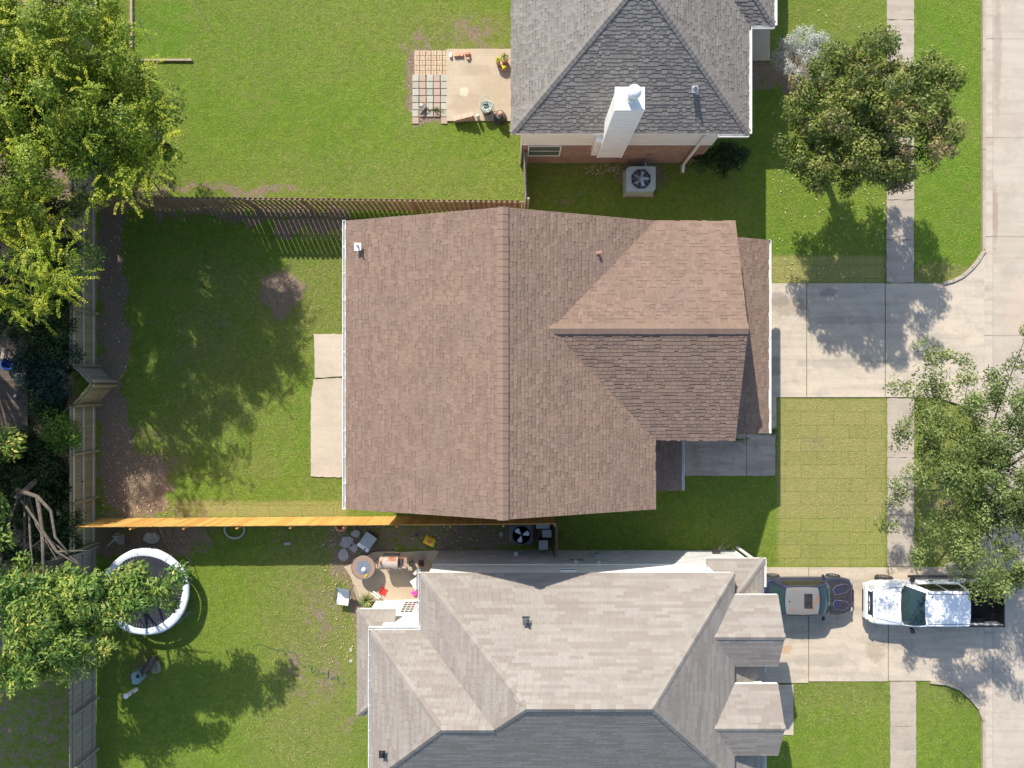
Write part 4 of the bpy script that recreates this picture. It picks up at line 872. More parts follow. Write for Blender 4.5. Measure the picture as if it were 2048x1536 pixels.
for px, py, z, r_, n, mt, lb in ((60, 600, 3.2, (2.2, 1.6, 1.2), 30, 'leaf_dark', 'deep shade shrub mass above the wooden deck'), (100, 740, 1.6, (1.3, 1.5, .8), 18, 'leaf_blue', 'blue-green needle shrub beside the deck'),
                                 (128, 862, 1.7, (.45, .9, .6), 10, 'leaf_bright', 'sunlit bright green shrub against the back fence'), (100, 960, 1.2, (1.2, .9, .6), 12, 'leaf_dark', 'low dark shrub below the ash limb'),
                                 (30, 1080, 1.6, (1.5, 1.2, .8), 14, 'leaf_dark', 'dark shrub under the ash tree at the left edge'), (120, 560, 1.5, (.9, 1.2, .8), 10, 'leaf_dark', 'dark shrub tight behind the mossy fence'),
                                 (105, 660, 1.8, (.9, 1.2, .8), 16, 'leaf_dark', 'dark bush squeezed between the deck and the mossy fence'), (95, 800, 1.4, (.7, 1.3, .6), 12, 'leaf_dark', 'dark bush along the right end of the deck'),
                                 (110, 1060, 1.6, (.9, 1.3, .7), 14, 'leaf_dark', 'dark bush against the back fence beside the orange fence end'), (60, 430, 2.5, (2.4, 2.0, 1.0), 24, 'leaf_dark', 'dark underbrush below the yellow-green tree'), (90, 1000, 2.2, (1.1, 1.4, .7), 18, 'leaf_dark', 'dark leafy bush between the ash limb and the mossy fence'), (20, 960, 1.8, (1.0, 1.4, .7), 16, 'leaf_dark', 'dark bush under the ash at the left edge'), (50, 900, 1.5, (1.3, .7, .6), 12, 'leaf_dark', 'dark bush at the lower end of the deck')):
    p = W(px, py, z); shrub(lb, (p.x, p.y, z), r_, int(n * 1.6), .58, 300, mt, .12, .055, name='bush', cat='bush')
# spiky plants
def spiky(label, c, n, L, mat, wd=.05, z0=.3, cat='plant', pot=None, name='spiky_plant'):
    T = thing(name, label, cat, (c[0], c[1], 0)); mb = MB()
    for i in range(n):
        a = 2.4 * i; el = .2 + 1.1 * (i / n); l_ = L * random.uniform(.75, 1.1); d = Vector((math.cos(a), math.sin(a), 0)); s_ = Vector((-d.y, d.x, 0)) * wd / 2; b = Vector((c[0], c[1], z0))
        p1 = b + d * l_ * .5 * math.cos(el) + Vector((0, 0, l_ * .5 * math.sin(el) + .05)); p2 = b + d * l_ * math.cos(el * .8) + Vector((0, 0, l_ * .75 * math.sin(el)))
        tn = random.random(); mb.face([b - s_ * .6, b + s_ * .6, p1 + s_, p1 - s_], tn); mb.face([p1 - s_, p1 + s_, p2], tn)
    mb.build('leaves', mat, T, world=True)
    if pot: MB().lathe((c[0], c[1], .05), pot, 24, .5).build('pot', 'terracotta', T, world=True)
    return T
POT = [(.12, 0), (.17, .3), (.19, .3), (.19, .36), (.165, .36), (.15, .3), (0, .3)]
c = W(735, 1197); spiky('spiky variegated plant at the lower patio corner', (c.x, c.y), 46, .55, 'leaf_agave', .05, .1)
c = W(1009, 114, .5); spiky('grey-green rosette plant in a pot by the grey roof eave', (c.x, c.y), 40, .3, 'leaf_agave', .035, .42, pot=POT)
c = W(996, 121, .4); spiky('small yellow-green plant pot beside the rosette plant', (c.x, c.y), 30, .2, 'leaf_frond', .04, .4, pot=[(.08, 0), (.11, .3), (.12, .36), (.1, .36), (0, .3)])
# grass blades: lawn surface and soft edges to the paving
def grass():
    n = 430000; X = rng.uniform(-24.5, 24.5, n); Y = rng.uniform(-18.3, 18.3, n)
    rects = [(1770, -9, 1830, 567), (1770, 796, 1830, 1134), (1778, 1362, 1834, 1600), (1520, 566, 1790, 795), (1520, 565, 1886, 796), (1490, 1134, 1892, 1362), (1965, -99, 2300, 1700), (620, 667, 700, 955), (822, 97, 1045, 245), (1340, 868, 1552, 953), (1500, 1362, 1588, 1471), (1498, 55, 1540, 124)]
    keep = np.ones(n, bool)
    ov = rng.random(n) ** 3 * .14
    for r_ in rects: keep &= rectd(X, Y, *r_) > -ov
    for a in ((-6.1, 5.2, -4.5, 6.), (5.2, 10.3, -1.85, 6), (.42, 8.6, 10.28, 30), (-3.4, 10.28, -30, -7.74), (-6.3, -3, -30, -10.0)): keep &= ~((X > a[0]) & (X < a[1]) & (Y > a[2]) & (Y < a[3]))
    keep &= elld(X, Y, 770, 1165, 75, 50) > 0
    keep &= ~((X > W(1880, 0).x) & (rectd(X, Y, 1880, 495, 1970, 570) < 0) & ((X - W(1885, 0).x) + (Y - W(0, 567).y) * -1 > .2 - 0) & False)
    dirt = zone(X, Y, DIRT); dry = zone(X, Y, DRY); lush = zone(X, Y, LUSH); keep &= rng.random(n) > dirt * 1.3
    for (ax, ay, sx, sy) in ((1885, 567, 1, -1), (1885, 795, 1, 1), (1860, 1361, 1, -1), (1890, 1133, 1, -1)):
        c = W(ax, ay); keep &= ~((X > c.x) & (np.abs(Y - c.y) < np.abs(X - c.x) * .9) )
    X, Y, dry, lush = X[keep], Y[keep], dry[keep], lush[keep]; m = len(X); u = unit(m); 
    C = np.stack([X, Y, rng.uniform(.0, .025, m)], 1); A = u * np.array([1, 1, .5]) + np.array([0, 0, .25]); N = unit(m) + np.array([0, 0, .8]); N /= np.linalg.norm(N, axis=1, keepdims=True)
    def vn(sc, seed):
        r_ = np.random.default_rng(seed); g_ = r_.random((128, 128)); x_ = X * sc + 64; y_ = Y * sc + 64; xi = np.floor(x_).astype(int); yi = np.floor(y_).astype(int); fx = x_ - xi; fy = y_ - yi
        fx = fx * fx * (3 - 2 * fx); fy = fy * fy * (3 - 2 * fy); xi %= 127; yi %= 127
        return (g_[yi, xi] * (1 - fx) + g_[yi, xi + 1] * fx) * (1 - fy) + (g_[yi + 1, xi] * (1 - fx) + g_[yi + 1, xi + 1] * fx) * fy
    big = vn(.25, 1) * .4 + vn(.9, 2) * .35 + vn(2.3, 3) * .35
    o = leafmesh('grass', 'grass_blade', None, C, N, A, rng.uniform(.03, .065, m), rng.uniform(.010, .018, m), big * .75 + .02 + lush * .15 + rng.normal(0, .17, m), np.where(rng.random(m) < np.clip(dry * 1.0 + (vn(1.2, 5) - .5) * .5, .02, .75), rng.uniform(.4, 1, m), 0))
    o['kind'] = 'stuff'; o['label'] = 'short mown grass blades covering the lawns'; o['category'] = 'grass'
grass()
# ------------------------------------------------------------ cars
def loft(mb, st, prof, tone=.5):
    n = None; vs = []; fs = []
    for s_ in st:
        half = prof(*s_[1:]); pts = [(s_[0], y, z) for y, z in half] + [(s_[0], -y, z) for y, z in reversed(half[1:-1])]
        n = len(pts); vs += pts
    for j in range(len(st) - 1):
        for i in range(n): k = (i + 1) % n; fs.append((j * n + i, (j + 1) * n + i, (j + 1) * n + k, j * n + k))
    fs.append(tuple(range(n))); fs.append(tuple(reversed(range((len(st) - 1) * n, len(st) * n)))); return mb.raw(vs, fs, tone)
def carprof(w_, zb, zs, zt): return [(0, zb), (w_ * .8, zb), (w_ * .96, zb + .08), (w_, (zb + zs) / 2 + .05), (w_ * .985, zs - .06), (w_ * .92, zs), (w_ * .62, zt - .008), (0, zt)]
def pane(T, pts, name, mat, th=.012, par=None):
    n = (Vector(pts[1]) - Vector(pts[0])).cross(Vector(pts[2]) - Vector(pts[0])).normalized(); c = sum((Vector(p) for p in pts), Vector()) / len(pts)
    if n.dot(c - Vector((0, 0, .6))) < 0: n = -n
    pts = [Vector(p) + n * .004 for p in pts]; return MB().extrude(pts, n * th, .5).build(name, mat, par or T)
def wheel(T, x, y, r=.33, w_=.22):
    s_ = 1 if y > 0 else -1; mt = Matrix.Rotation(PI / 2 * -s_, 3, 'X')
    o = MB().lathe((x, y - s_ * w_, r), [(r * .6, 0), (r * .93, .01), (r, .05), (r, w_ - .05), (r * .93, w_), (r * .66, w_ + .004)], 28, .5, mt).build('wheel', 'rubber', T, smooth=False)
    mb = MB(); mb.lathe((x, y - s_ * .02, r), [(r * .66, .0), (r * .62, .012), (r * .2, .0)], 24, .5, mt)
    for k in range(7):
        a = k * 2 * PI / 7; mb.box((x + math.cos(a) * r * .35, y + s_ * .0, r + math.sin(a) * r * .35), (r * .6, .02, .05), 0, .5, ry=-a)
    mb.build('rim', 'rim', o)
def quadgrid(mb, p00, p10, p11, p01, n=6, bulge=.03, th=0):
    P = [Vector(q) for q in (p00, p10, p11, p01)]; vs = []; fs = []
    for j in range(n + 1):
        for i in range(n + 1):
            u, v = i / n, j / n; q = P[0].lerp(P[1], u).lerp(P[3].lerp(P[2], u), v); q = q + Vector((0, 0, bulge * (1 - (2 * u - 1) ** 4) * (1 - (2 * v - 1) ** 4))); vs.append(q)
    for j in range(n):
        for i in range(n): a = j * (n + 1) + i; fs.append((a, a + 1, a + n + 2, a + n + 1))
    return mb.raw(vs, fs, .5)
def greenhouse(T, xf0, xf1, xr0, xr1, w0, w1, zb, zt, bow0, bow1, bodym, roofm, sides, crown=.05, dome=.03):
    "rounded cabin: pillars and frame, wrapped windows, domed roof panel"
    def P(kind, a, t, off=0.0):
        tt = t; xf = xf0 + (xf1 - xf0) * tt; xr = xr0 + (xr1 - xr0) * tt; w_ = w0 + (w1 - w0) * (tt ** 1.25); bw = bow0 + (bow1 - bow0) * tt; z = zb + (zt - zb) * math.sin(tt * PI / 2) ** .9
        if kind == 'f': return (xf - bw * abs(a) ** 2.2 + off, a * w_, z + off * .6)
        if kind == 'r': return (xr + bw * .8 * abs(a) ** 2.2 - off, a * w_, z + off * .6)
        s_ = 1 if kind == 'l' else -1
        x0 = xf - bw; x1 = xr + bw * .8; return (x0 + (x1 - x0) * a, s_ * (w_ + .03 * math.sin(PI * a) + off), z + off * .5)
    def patch(mb, kind, a0, a1, t0, t1, off=0.0, na=10, nt=6):
        vs = [P(kind, a0 + (a1 - a0) * i / na, t0 + (t1 - t0) * j / nt, off) for j in range(nt + 1) for i in range(na + 1)]
        fs = [(j * (na + 1) + i, j * (na + 1) + i + 1, (j + 1) * (na + 1) + i + 1, (j + 1) * (na + 1) + i) for j in range(nt) for i in range(na)]
        mb.raw(vs, fs, .5)
    mb = MB()
    for k_, a0, a1 in (('f', -1, 1), ('r', -1, 1), ('l', 0, 1), ('q', 0, 1)): patch(mb, k_, a0, a1, 0, 1)
    mb.build('cabin', bodym, T, smooth=True)
    for nm, k_, a0, a1, m_ in (('windshield', 'f', -.94, .94, 'car_glass'), ('rear_window', 'r', -.88, .88, 'car_glass')):
        mb = MB(); patch(mb, k_, a0, a1, .06, .95, .012, 14); mb.build(nm, m_, T, smooth=True)
    for k_ in ('l', 'q'):
        for a0, a1 in sides: mb = MB(); patch(mb, k_, a0, a1, .14, .86, .012); mb.build('side_window', 'tint_glass', T, smooth=True)
    mb = MB(); n_ = 12; vs = []
    for i in range(n_ + 1):
        for j in range(n_ + 1):
            v = -1 + 2 * j / n_; u = i / n_; f_ = P('f', v, 1); r_ = P('r', v, 1); x = f_[0] + .01 + (r_[0] - .01 - f_[0]) * u
            e_ = (1 - abs(2 * u - 1) ** 5) * (1 - abs(v) ** 5); vs.append((x, v * (w1 + .03 * math.sin(PI * u)), zt + .004 + dome * e_))
    mb.raw(vs, [(i * (n_ + 1) + j, i * (n_ + 1) + j + 1, (i + 1) * (n_ + 1) + j + 1, (i + 1) * (n_ + 1) + j) for i in range(n_) for j in range(n_)], .5); mb.build('roof_panel', roofm, T, smooth=True)
# sedan (nose to +x)
c0 = (13.35, -9.66, .03)
T = thing('parked_sedan', 'dark navy sedan with a rusty silver roof and peeling hood beside the tan roof house', 'car', c0)
mb = MB(); loft(mb, [(2.26, .50, .25, .50, .52), (2.2, .66, .22, .58, .62), (2.05, .77, .2, .64, .71), (1.75, .84, .2, .70, .79), (1.3, .86, .2, .77, .86), (.95, .865, .2, .82, .91), (0, .87, .2, .86, .9), (-1.2, .865, .2, .89, .92), (-1.6, .85, .2, .90, .96), (-2.0, .81, .22, .88, .95), (-2.18, .72, .25, .80, .86), (-2.25, .58, .3, .6, .64)], carprof)
body = mb.build('body', 'navy', T, smooth=True, sub=1)
zb, zt = .88, 1.37
greenhouse(T, 1.16, .34, -1.80, -1.18, .77, .585, .86, 1.37, .16, .07, 'navy', mk('rusty_silver_roof', (.19, .19, .185), (.27, .14, .07), 2.6, .45, metal=.25, lo=.5, hi=.68), [(.12, .46), (.5, .86)], dome=.035)
MB().slab(-.35, .02, -.33, .33, zt + .03, zt + .05).build('sunroof', 'black', T, bev=.012)
def lerp3(a, b, t_): return tuple(a[i] + (b[i] - a[i]) * t_ for i in range(3))
def inset(q, k=.08, kv=.08):
    a, b, c, d = q; A_ = lerp3(a, b, k); B_ = lerp3(a, b, 1 - k); C_ = lerp3(d, c, 1 - k); D_ = lerp3(d, c, k)
    return [lerp3(A_, D_, kv), lerp3(B_, C_, kv), lerp3(B_, C_, 1 - kv), lerp3(A_, D_, 1 - kv)]
for s_ in (1, -1):
    for x in (1.42, -1.35): wheel(T, x, .875 * s_, .32)
    mb = MB(); mb.box((.72, .95 * s_, .92), (.12, .2, .13), .25 * s_, .5, taper=.8); mb.build('mirror', 'navy', T, bev=.02)
    MB().box((2.1, .56 * s_, .6), (.14, .26, .08), -.35 * s_, .5, ry=.3).build('headlight', 'grey_metal', T, bev=.02)
    MB().box((-2.16, .6 * s_, .72), (.12, .28, .12), .3 * s_, .5).build('tail_light', 'red', T, bev=.02)
mb = MB()                                               # peeled clear-coat border, laid on the hood
def hoodz(x, y): return .91 - max(0, x - .95) * .135 - (abs(y) / .86) ** 2 * .055 - max(0, x - 1.75) * .2
hd = MB(); vs = []; fs = []; nx, ny = 14, 12
for i in range(nx + 1):
    for j in range(ny + 1):
        x = .98 + 1.1 * i / nx; wy = .76 - max(0, x - 1.7) * .35; y = -wy + 2 * wy * j / ny; vs.append((x, y, hoodz(x, y) + .004))
for i in range(nx):
    for j in range(ny): a = i * (ny + 1) + j; fs.append((a, a + ny + 1, a + ny + 2, a + 1))
hd.raw(vs, fs, .5); hd.build('hood', 'clearpatch', T, smooth=True)
for s_ in (1, -1):
    loop = [(1.25, .12), (1.6, .16), (1.85, .22), (2.0, .36), (1.92, .52), (1.6, .60), (1.32, .52), (1.16, .36)]
    pts = [(x, y * s_ + random.uniform(-.02, .02), hoodz(x, y) + .012) for x, y in loop]; MB().face([(q[0], q[1], q[2] + .004) for q in pts]).build('paint_patch', 'navy', T); pts.append(pts[0]); mb.tube(pts, .006, 4)
mb.build('peeling_edge', 'driftwood', T)
mb = MB(); mb.tube([(1.02, .6, .93), (1.04, 0, .955), (1.02, -.6, .93)], .025, 6); mb.tube([(1.0, .1, .97), (.86, .5, 1.0)], .009, 4); mb.tube([(1.0, -.5, .97), (.9, -.02, 1.0)], .009, 4); mb.build('wiper', 'black', T)
MB().box((2.25, 0, .5), (.04, .5, .12), 0, .5).build('grille', 'black', T); MB().lathe((-1.0, .0, zt + .04), [(.03, 0), (.012, .06), (0, .07)], 8).build('antenna', 'black', T)
# pickup (nose to -x in the world)
c0 = (19.08, -9.87, .03)
T = thing('pickup_truck', 'white pickup truck with an empty black bed parked across the sidewalk', 'truck', c0, PI)
mb = MB(); loft(mb, [(3.0, .74, .5, .86, .9), (2.95, .86, .45, 1.0, 1.04), (2.75, .96, .42, 1.08, 1.16), (2.3, 1.0, .42, 1.12, 1.23), (1.6, 1.01, .42, 1.15, 1.27), (1.0, 1.01, .42, 1.17, 1.24), (0, 1.01, .42, 1.18, 1.22), (-1.06, 1.01, .42, 1.18, 1.22), (-1.09, 1.0, .45, 1.16, 1.2)], carprof)
mb.build('body', 'truck_white', T, smooth=True, sub=1)
zb, zt = 1.17, 1.86
greenhouse(T, 1.74, .92, -1.10, -1.04, .93, .72, 1.16, 1.86, .16, .07, 'truck_white', 'truck_white', [(.14, .50), (.535, .93)], dome=.04)
for y in (-.66, .66): MB().slab(-1.04, .84, y - .008, y + .012, zt + .02, zt + .03).build('roof_rail', 'dark_metal', T)
for s_ in (1, -1):
    for x in (2.0, -1.9): wheel(T, x, 1.03 * s_, .39, .26)
    mb = MB(); mb.box((1.2, 1.14 * s_, 1.3), (.14, .24, .2), .3 * s_, .5, taper=.85); mb.tube([(1.2, .9 * s_, 1.22), (1.2, 1.08 * s_, 1.26)], .03, 6); mb.build('mirror', 'black', T, bev=.02)
    MB().box((2.86, .74 * s_, 1.0), (.22, .26, .16), -.45 * s_, .5, ry=.35).build('headlight', 'lamp', T, bev=.03)
    MB().slab(-1.1, -3.0, .93 * s_, 1.0 * s_, .5, 1.22).build('bed_side', 'truck_white', T, bev=.02)
    MB().slab(-1.12, -2.98, .92 * s_, 1.005 * s_, 1.22, 1.25).build('bed_rail', 'black', T)
    for x in (.15, -.75): MB().slab(x, x + .18, 1.01 * s_, 1.035 * s_, 1.02, 1.06).build('door_handle', 'black', T)
    MB().slab(.9, -.9, .99 * s_, 1.09 * s_, .36, .42).build('running_board', 'dark_metal', T)
    MB().box((-3.0, .95 * s_, .95), (.04, .1, .36), 0, .5).build('tail_light', 'red', T)
mb = MB(); mb.slab(-1.1, -2.95, -.93, .93, .62, .68); mb.slab(-1.1, -1.14, -.92, .92, .68, 1.2)
for k in range(9): mb.slab(-1.15, -2.93, -.8 + k * .2 - .03, -.8 + k * .2 + .03, .68, .695)
for s_ in (1, -1): mb.slab(-1.5, -2.3, .72 * s_, .93 * s_, .68, .9)
mb.build('bed_liner', 'bedliner', T)
MB().slab(-2.94, -3.0, -.93, .93, .6, 1.2).build('tailgate', 'black', T, bev=.01)
mb = MB()
for s_ in (1, -1): mb.tube([(2.72, .62 * s_, 1.155), (2.2, .74 * s_, 1.205), (1.66, .80 * s_, 1.235)], .008, 4)
mb.tube([(2.74, .62, 1.155), (2.8, 0, 1.185), (2.74, -.62, 1.155)], .008, 4); mb.tube([(1.64, .8, 1.25), (1.7, 0, 1.285), (1.64, -.8, 1.25)], .02, 5); mb.build('hood_seam', 'dark_metal', T)
mb = MB(); mb.slab(-3.02, -3.14, -.95, .95, .5, .66); mb.build('rear_bumper', 'truck_white', T, bev=.03)
mb = MB(); mb.box((2.93, 0, .98), (.05, 1.05, .2), 0, .5, ry=-.5); g_ = mb.build('grille', 'black', T)
mb = MB()
for k in range(3): mb.box((2.955 - k * .03, 0, .93 + k * .055), (.02, 1.0, .012), 0, .5, ry=-.5)
mb.box((2.88, 0, 1.09), (.05, 1.15, .03), 0, .5); mb.build('grille_bar', 'chrome', g_)
mb = MB(); mt = Matrix.Rotation(PI / 2 - .5, 3, 'Y')
ring = lambda rx, ry: [Vector((2.985, 0, .985)) + mt @ Vector((rx * math.cos(a), ry * math.sin(a), 0)) for a in [i * PI / 8 for i in range(17)]]
mb.tube(ring(.07, .10), .009, 5); mb.tube(ring(.065, .035), .007, 5); mb.tube([Vector((2.985, 0, .985)) + mt @ Vector((-.03, yy, 0)) for yy in (-.07, 0, .07)], .007, 5); mb.build('emblem', 'chrome', g_)
mb = MB(); mb.box((2.95, 0, .66), (.2, 1.6, .36), 0, .5); mb.build('front_bumper', 'truck_white', T, bev=.05)
MB().slab(3.03, 3.06, -.5, .5, .5, .6).build('lower_grille', 'black', T)
MB().box((.68, -.55, zt + .06), (.06, .04, .05), 0, .5).build('antenna', 'black', T)
# ------------------------------------------------------------ air conditioners and bins
def rbox(T, name, mat, c, d, bev=.02, rz=0): return MB().box(c, d, rz, .5).build(name, mat, T, bev=bev)
p = W(1282, 358, .8); T = thing('air_conditioner', 'pale grey-green air conditioner with round fan guard below the brick wall', 'air conditioner', (p.x, p.y, 0), 0)
a_ = .68; cr_ = .14
mb = MB(); o_ = [(-a_, -a_), (a_ - cr_, -a_), (a_, -a_ + cr_), (a_, a_), (-a_ + cr_, a_), (-a_, a_ - cr_)]; mb.prism([(x * .98, y * .84) for x, y in o_], .1, .8); mb.build('case', 'pale_metal', T)
MB().slab(-.7, .7, -.6, .62, -.02, .06).build('pad', 'walk_grey', T)
MB().lathe((0, 0, .801), [(.47, 0), (.47, .004)], 8, .5, Matrix.Rotation(R(22.5), 3, 'Z')).build('fan_well', 'black', T)
mb = MB()
for k in range(5): mb.box((.2 * math.cos(k * 1.257), .2 * math.sin(k * 1.257), .812), (.3, .15, .006), k * 1.257, .5, rx=.2)
mb.build('fan_blade', 'steel', T)
mb = MB()
for k in range(12): a = k * PI / 6; mb.tube([(.06 * math.cos(a), .06 * math.sin(a), .85), (.47 * math.cos(a), .47 * math.sin(a), .83)], .008, 4)
for r_ in (.15, .31, .46): mb.tube([(r_ * math.cos(i * PI / 12), r_ * math.sin(i * PI / 12), .84) for i in range(25)], .004, 4)
mb.lathe((0, 0, .84), [(.07, 0), (.07, .03), (0, .04)], 14); mb.build('fan_guard', 'steel', T)
p = W(1043, 1070, .85); T = thing('air_conditioner', 'dark square air conditioner with three bare fan blades behind the orange fence', 'air conditioner', (p.x, p.y, 0))
mb = MB(); o_ = [(x + sx * (.06), y + sy * .06) for x, y, sx, sy in ()]
mb.prism([(-.47, -.40), (-.40, -.46), (.40, -.46), (.47, -.40), (.47, .42), (.40, .48), (-.40, .48), (-.47, .42)], .08, .82); mb.build('case', 'dark_metal', T, bev=.03)
MB().slab(-.55, .55, -.52, .52, -.02, .07).build('pad', 'walk', T)
mb = MB(); mb.lathe((0, 0, .822), [(.40, 0), (.40, .004)], 30); w_ = mb.build('fan_well', 'black', T)
mb = MB(); mb.lathe((0, 0, .83), [(.41, 0), (.44, .0), (.44, .03), (.41, .03), (.41, 0)], 30); mb.build('fan_ring', 'dark_plastic', T)
for k in range(3):
    a = .25 + k * 2.094; mb = MB(); mb.prism([(.08 * math.cos(a - .4), .08 * math.sin(a - .4)), (.33 * math.cos(a - .38), .33 * math.sin(a - .38)), (.36 * math.cos(a), .36 * math.sin(a)), (.33 * math.cos(a + .38), .33 * math.sin(a + .38)), (.08 * math.cos(a + .4), .08 * math.sin(a + .4))], .835, .842); mb.build('fan_blade', 'steel', T)
MB().lathe((0, 0, .835), [(.07, 0), (.06, .03), (0, .035)], 14).build('hub', 'black', T)
for px, py, dx, dy, h, lb in ((1086, 1051, .62, .30, .8, 'wide dark grey lidded bin tight under the orange fence'), (1094, 1067, .42, .36, .75, 'middle dark grey bin between two other bins'), (1087, 1090, .42, .44, .9, 'dark grey bin nearest the tan roof house with a pale lip')):
    p = W(px, py, h); T = thing('bin', lb, 'bin', (p.x, p.y, 0))
    MB().box((0, 0, h / 2 - .04), (dx * .82, dy * .82, h - .08), 0, .5, taper=1.15).build('body', 'dark_plastic', T, bev=.02); rbox(T, 'lid', 'grey_metal', (0, 0, h - .02), (dx, dy, .05), .015); MB().tube([(-dx / 2, dy / 2, h), (dx / 2, dy / 2, h)], .02, 6).build('handle', 'black', T)
# ------------------------------------------------------------ trampoline
p = W(291, 1183, .9); T = thing('trampoline', 'round black trampoline with a pale padded rim half under the ash tree', 'trampoline', (p.x, p.y, 0))
MB().lathe((0, 0, .88), [(1.62, 0), (1.62, .01), (0, .0)], 64).build('mat', 'mat_black', T)
mb = MB(); n = 64; vs = []; fs = []
for i in range(n):
    a = 2 * PI * i / n; wob = .015 * math.sin(5 * a) + random.uniform(-.006, .006); inn = 1.64 + .05 * math.sin(3 * a + .8) + random.uniform(-.012, .012)
    for r_, z in ((1.97 + wob, .84), (1.98 + wob, .9), (1.9, .945 + random.uniform(-.006, .006)), (inn + .08, .935), (inn, .905)): vs.append((r_ * math.cos(a), r_ * math.sin(a), z))
for i in range(n):
    k = (i + 1) % n
    for j in range(4): fs.append((i * 5 + j, k * 5 + j, k * 5 + j + 1, i * 5 + j + 1))
mb.raw(vs, fs, .5); mb.build('pad', 'pad', T, smooth=True)
for k in range(8): a = k * PI / 4 + .2; MB().box((1.8 * math.cos(a), 1.8 * math.sin(a), .945), (.34, .012, .012), a, .5).build('pad_seam', 'steel', T)
mb = MB()
for i in range(72):
    a = 2 * PI * i / 72; mb.tube([(1.5 * math.cos(a), 1.5 * math.sin(a), .9), (1.72 * math.cos(a), 1.72 * math.sin(a), .9)], .011, 5)
mb.build('springs', 'steel', T)
MB().tube([(1.93 * math.cos(i * PI / 24), 1.93 * math.sin(i * PI / 24), .86) for i in range(49)], .025, 6).build('frame', 'steel', T)
for k in range(4):
    a = k * PI / 2 + .55; b = a + .42; MB().tube([(1.93 * math.cos(a), 1.93 * math.sin(a), .86), (2.03 * math.cos(a), 2.03 * math.sin(a), .03), (2.03 * math.cos(b), 2.03 * math.sin(b), .03), (1.93 * math.cos(b), 1.93 * math.sin(b), .86)], .022, 6).build('leg', 'steel', T)
# ------------------------------------------------------------ lower patio furniture
p = W(727, 1135, .72); T = thing('patio_table', 'round brown-tiled patio table with a pale grey centre disc', 'table', (p.x, p.y, 0))
MB().lathe((0, 0, .68), [(.50, 0), (.54, .0), (.545, .03), (.52, .045), (.0, .045)], 40).build('table_top', 'tile', T); MB().lathe((0, 0, .727), [(.32, 0), (.32, .012), (0, .014)], 36).build('centre_disc', 'steel', T)
MB().tube([(.545 * math.cos(i * PI / 20), .545 * math.sin(i * PI / 20), .715) for i in range(41)], .014, 6).build('rim', 'dark_metal', T)
for k in range(4): a = k * PI / 2 + .4; MB().tube([(.48 * math.cos(a), .48 * math.sin(a), .68), (.4 * math.cos(a), .4 * math.sin(a), .3), (.55 * math.cos(a), .55 * math.sin(a), .03)], .02, 6).build('leg', 'dark_metal', T)
p = W(727, 1140, .8); T = thing('lantern', 'small white domed lantern on the round patio table', 'lantern', (p.x, p.y, .741)); MB().lathe((0, 0, 0), [(.10, 0), (.10, .05), (.07, .1), (0, .13)], 20).build('shade', 'white', T); MB().lathe((0, 0, .12), [(.02, 0), (.02, .04), (0, .05)], 8).build('knob', 'dark_metal', T)
p = W(732, 1151, .76); mb = MB(); mb.box((0, 0, .015), (.14, .06, .03), .7, .5); mb.tube([(-.05, 0, .03), (.08, .07, .05)], .012, 5); o = mb.build('hand_tool', 'yellow', None); o.location = (p.x, p.y, .728); tag(o, 'little yellow-handled tool lying on the round patio table edge', 'tool')
# barrel smoker
p = W(778, 1127, .9); T = thing('barrel_grill', 'rust and grey barrel smoker grill on the patio', 'grill', (p.x, p.y, 0)); mt = Matrix.Rotation(PI / 2, 3, 'Y')
MB().lathe((-.42, 0, .82), [(.27, 0), (.28, .02), (.28, .82), (.27, .84)], 28, .5, mt).build('barrel', 'rust', T, smooth=False)
MB().slab(.44, .78, -.26, .24, .72, .76).build('side_shelf', 'rust', T); MB().slab(.46, .6, -.1, .2, .762, .83).build('firebox', 'dark_metal', T)
for x in (-.36, .36):
    for y in (-.25, .25): MB().tube([(x, y * .7, .65), (x, y, .02)], .02, 6).build('leg', 'dark_metal', T)
MB().tube([(-.1, -.3, .8), (-.1, -.38, .82), (.2, -.38, .82), (.2, -.3, .8)], .015, 6).build('handle', 'steel', T); MB().tube([(-.36, .12, 1.05), (-.36, .12, 1.3)], .045, 10).build('chimney_stack', 'rust', T)
MB().slab(-.44, .46, -.62, -.3, .62, .65).build('front_shelf', 'driftwood', T) if False else None
mb = MB(); mb.slab(-.3, .42, .28, .36, .5, .56); mb.build('rear_rack', 'black', T)
p = W(804, 1139, .6); o = MB().lathe((0, 0, 0), [(.10, 0), (.14, .12), (.12, .12), (0, .02)], 16).build('bowl', 'steel', None); o.location = (p.x, p.y, .03); tag(o, 'small steel bowl below the grill side shelf', 'bowl')
# storage box
p = W(734, 1084, .55); T = thing('storage_box', 'grey lidded cabinet with a white front strip, tilted near the flat stones', 'box', (p.x, p.y, 0), R(-35))
rbox(T, 'body', 'dark_metal', (0, 0, .25), (.56, .74, .5)); rbox(T, 'lid', 'grey_metal', (0, .08, .52), (.58, .62, .04)); rbox(T, 'front_strip', 'white', (0, -.31, .53), (.60, .17, .05)); rbox(T, 'handle', 'black', (.1, -.33, .56), (.05, .12, .02), .004)
for x in (-.15, .05): MB().slab(x - .008, x + .008, -.2, .36, .541, .545).build('lid_rib', 'steel', T)
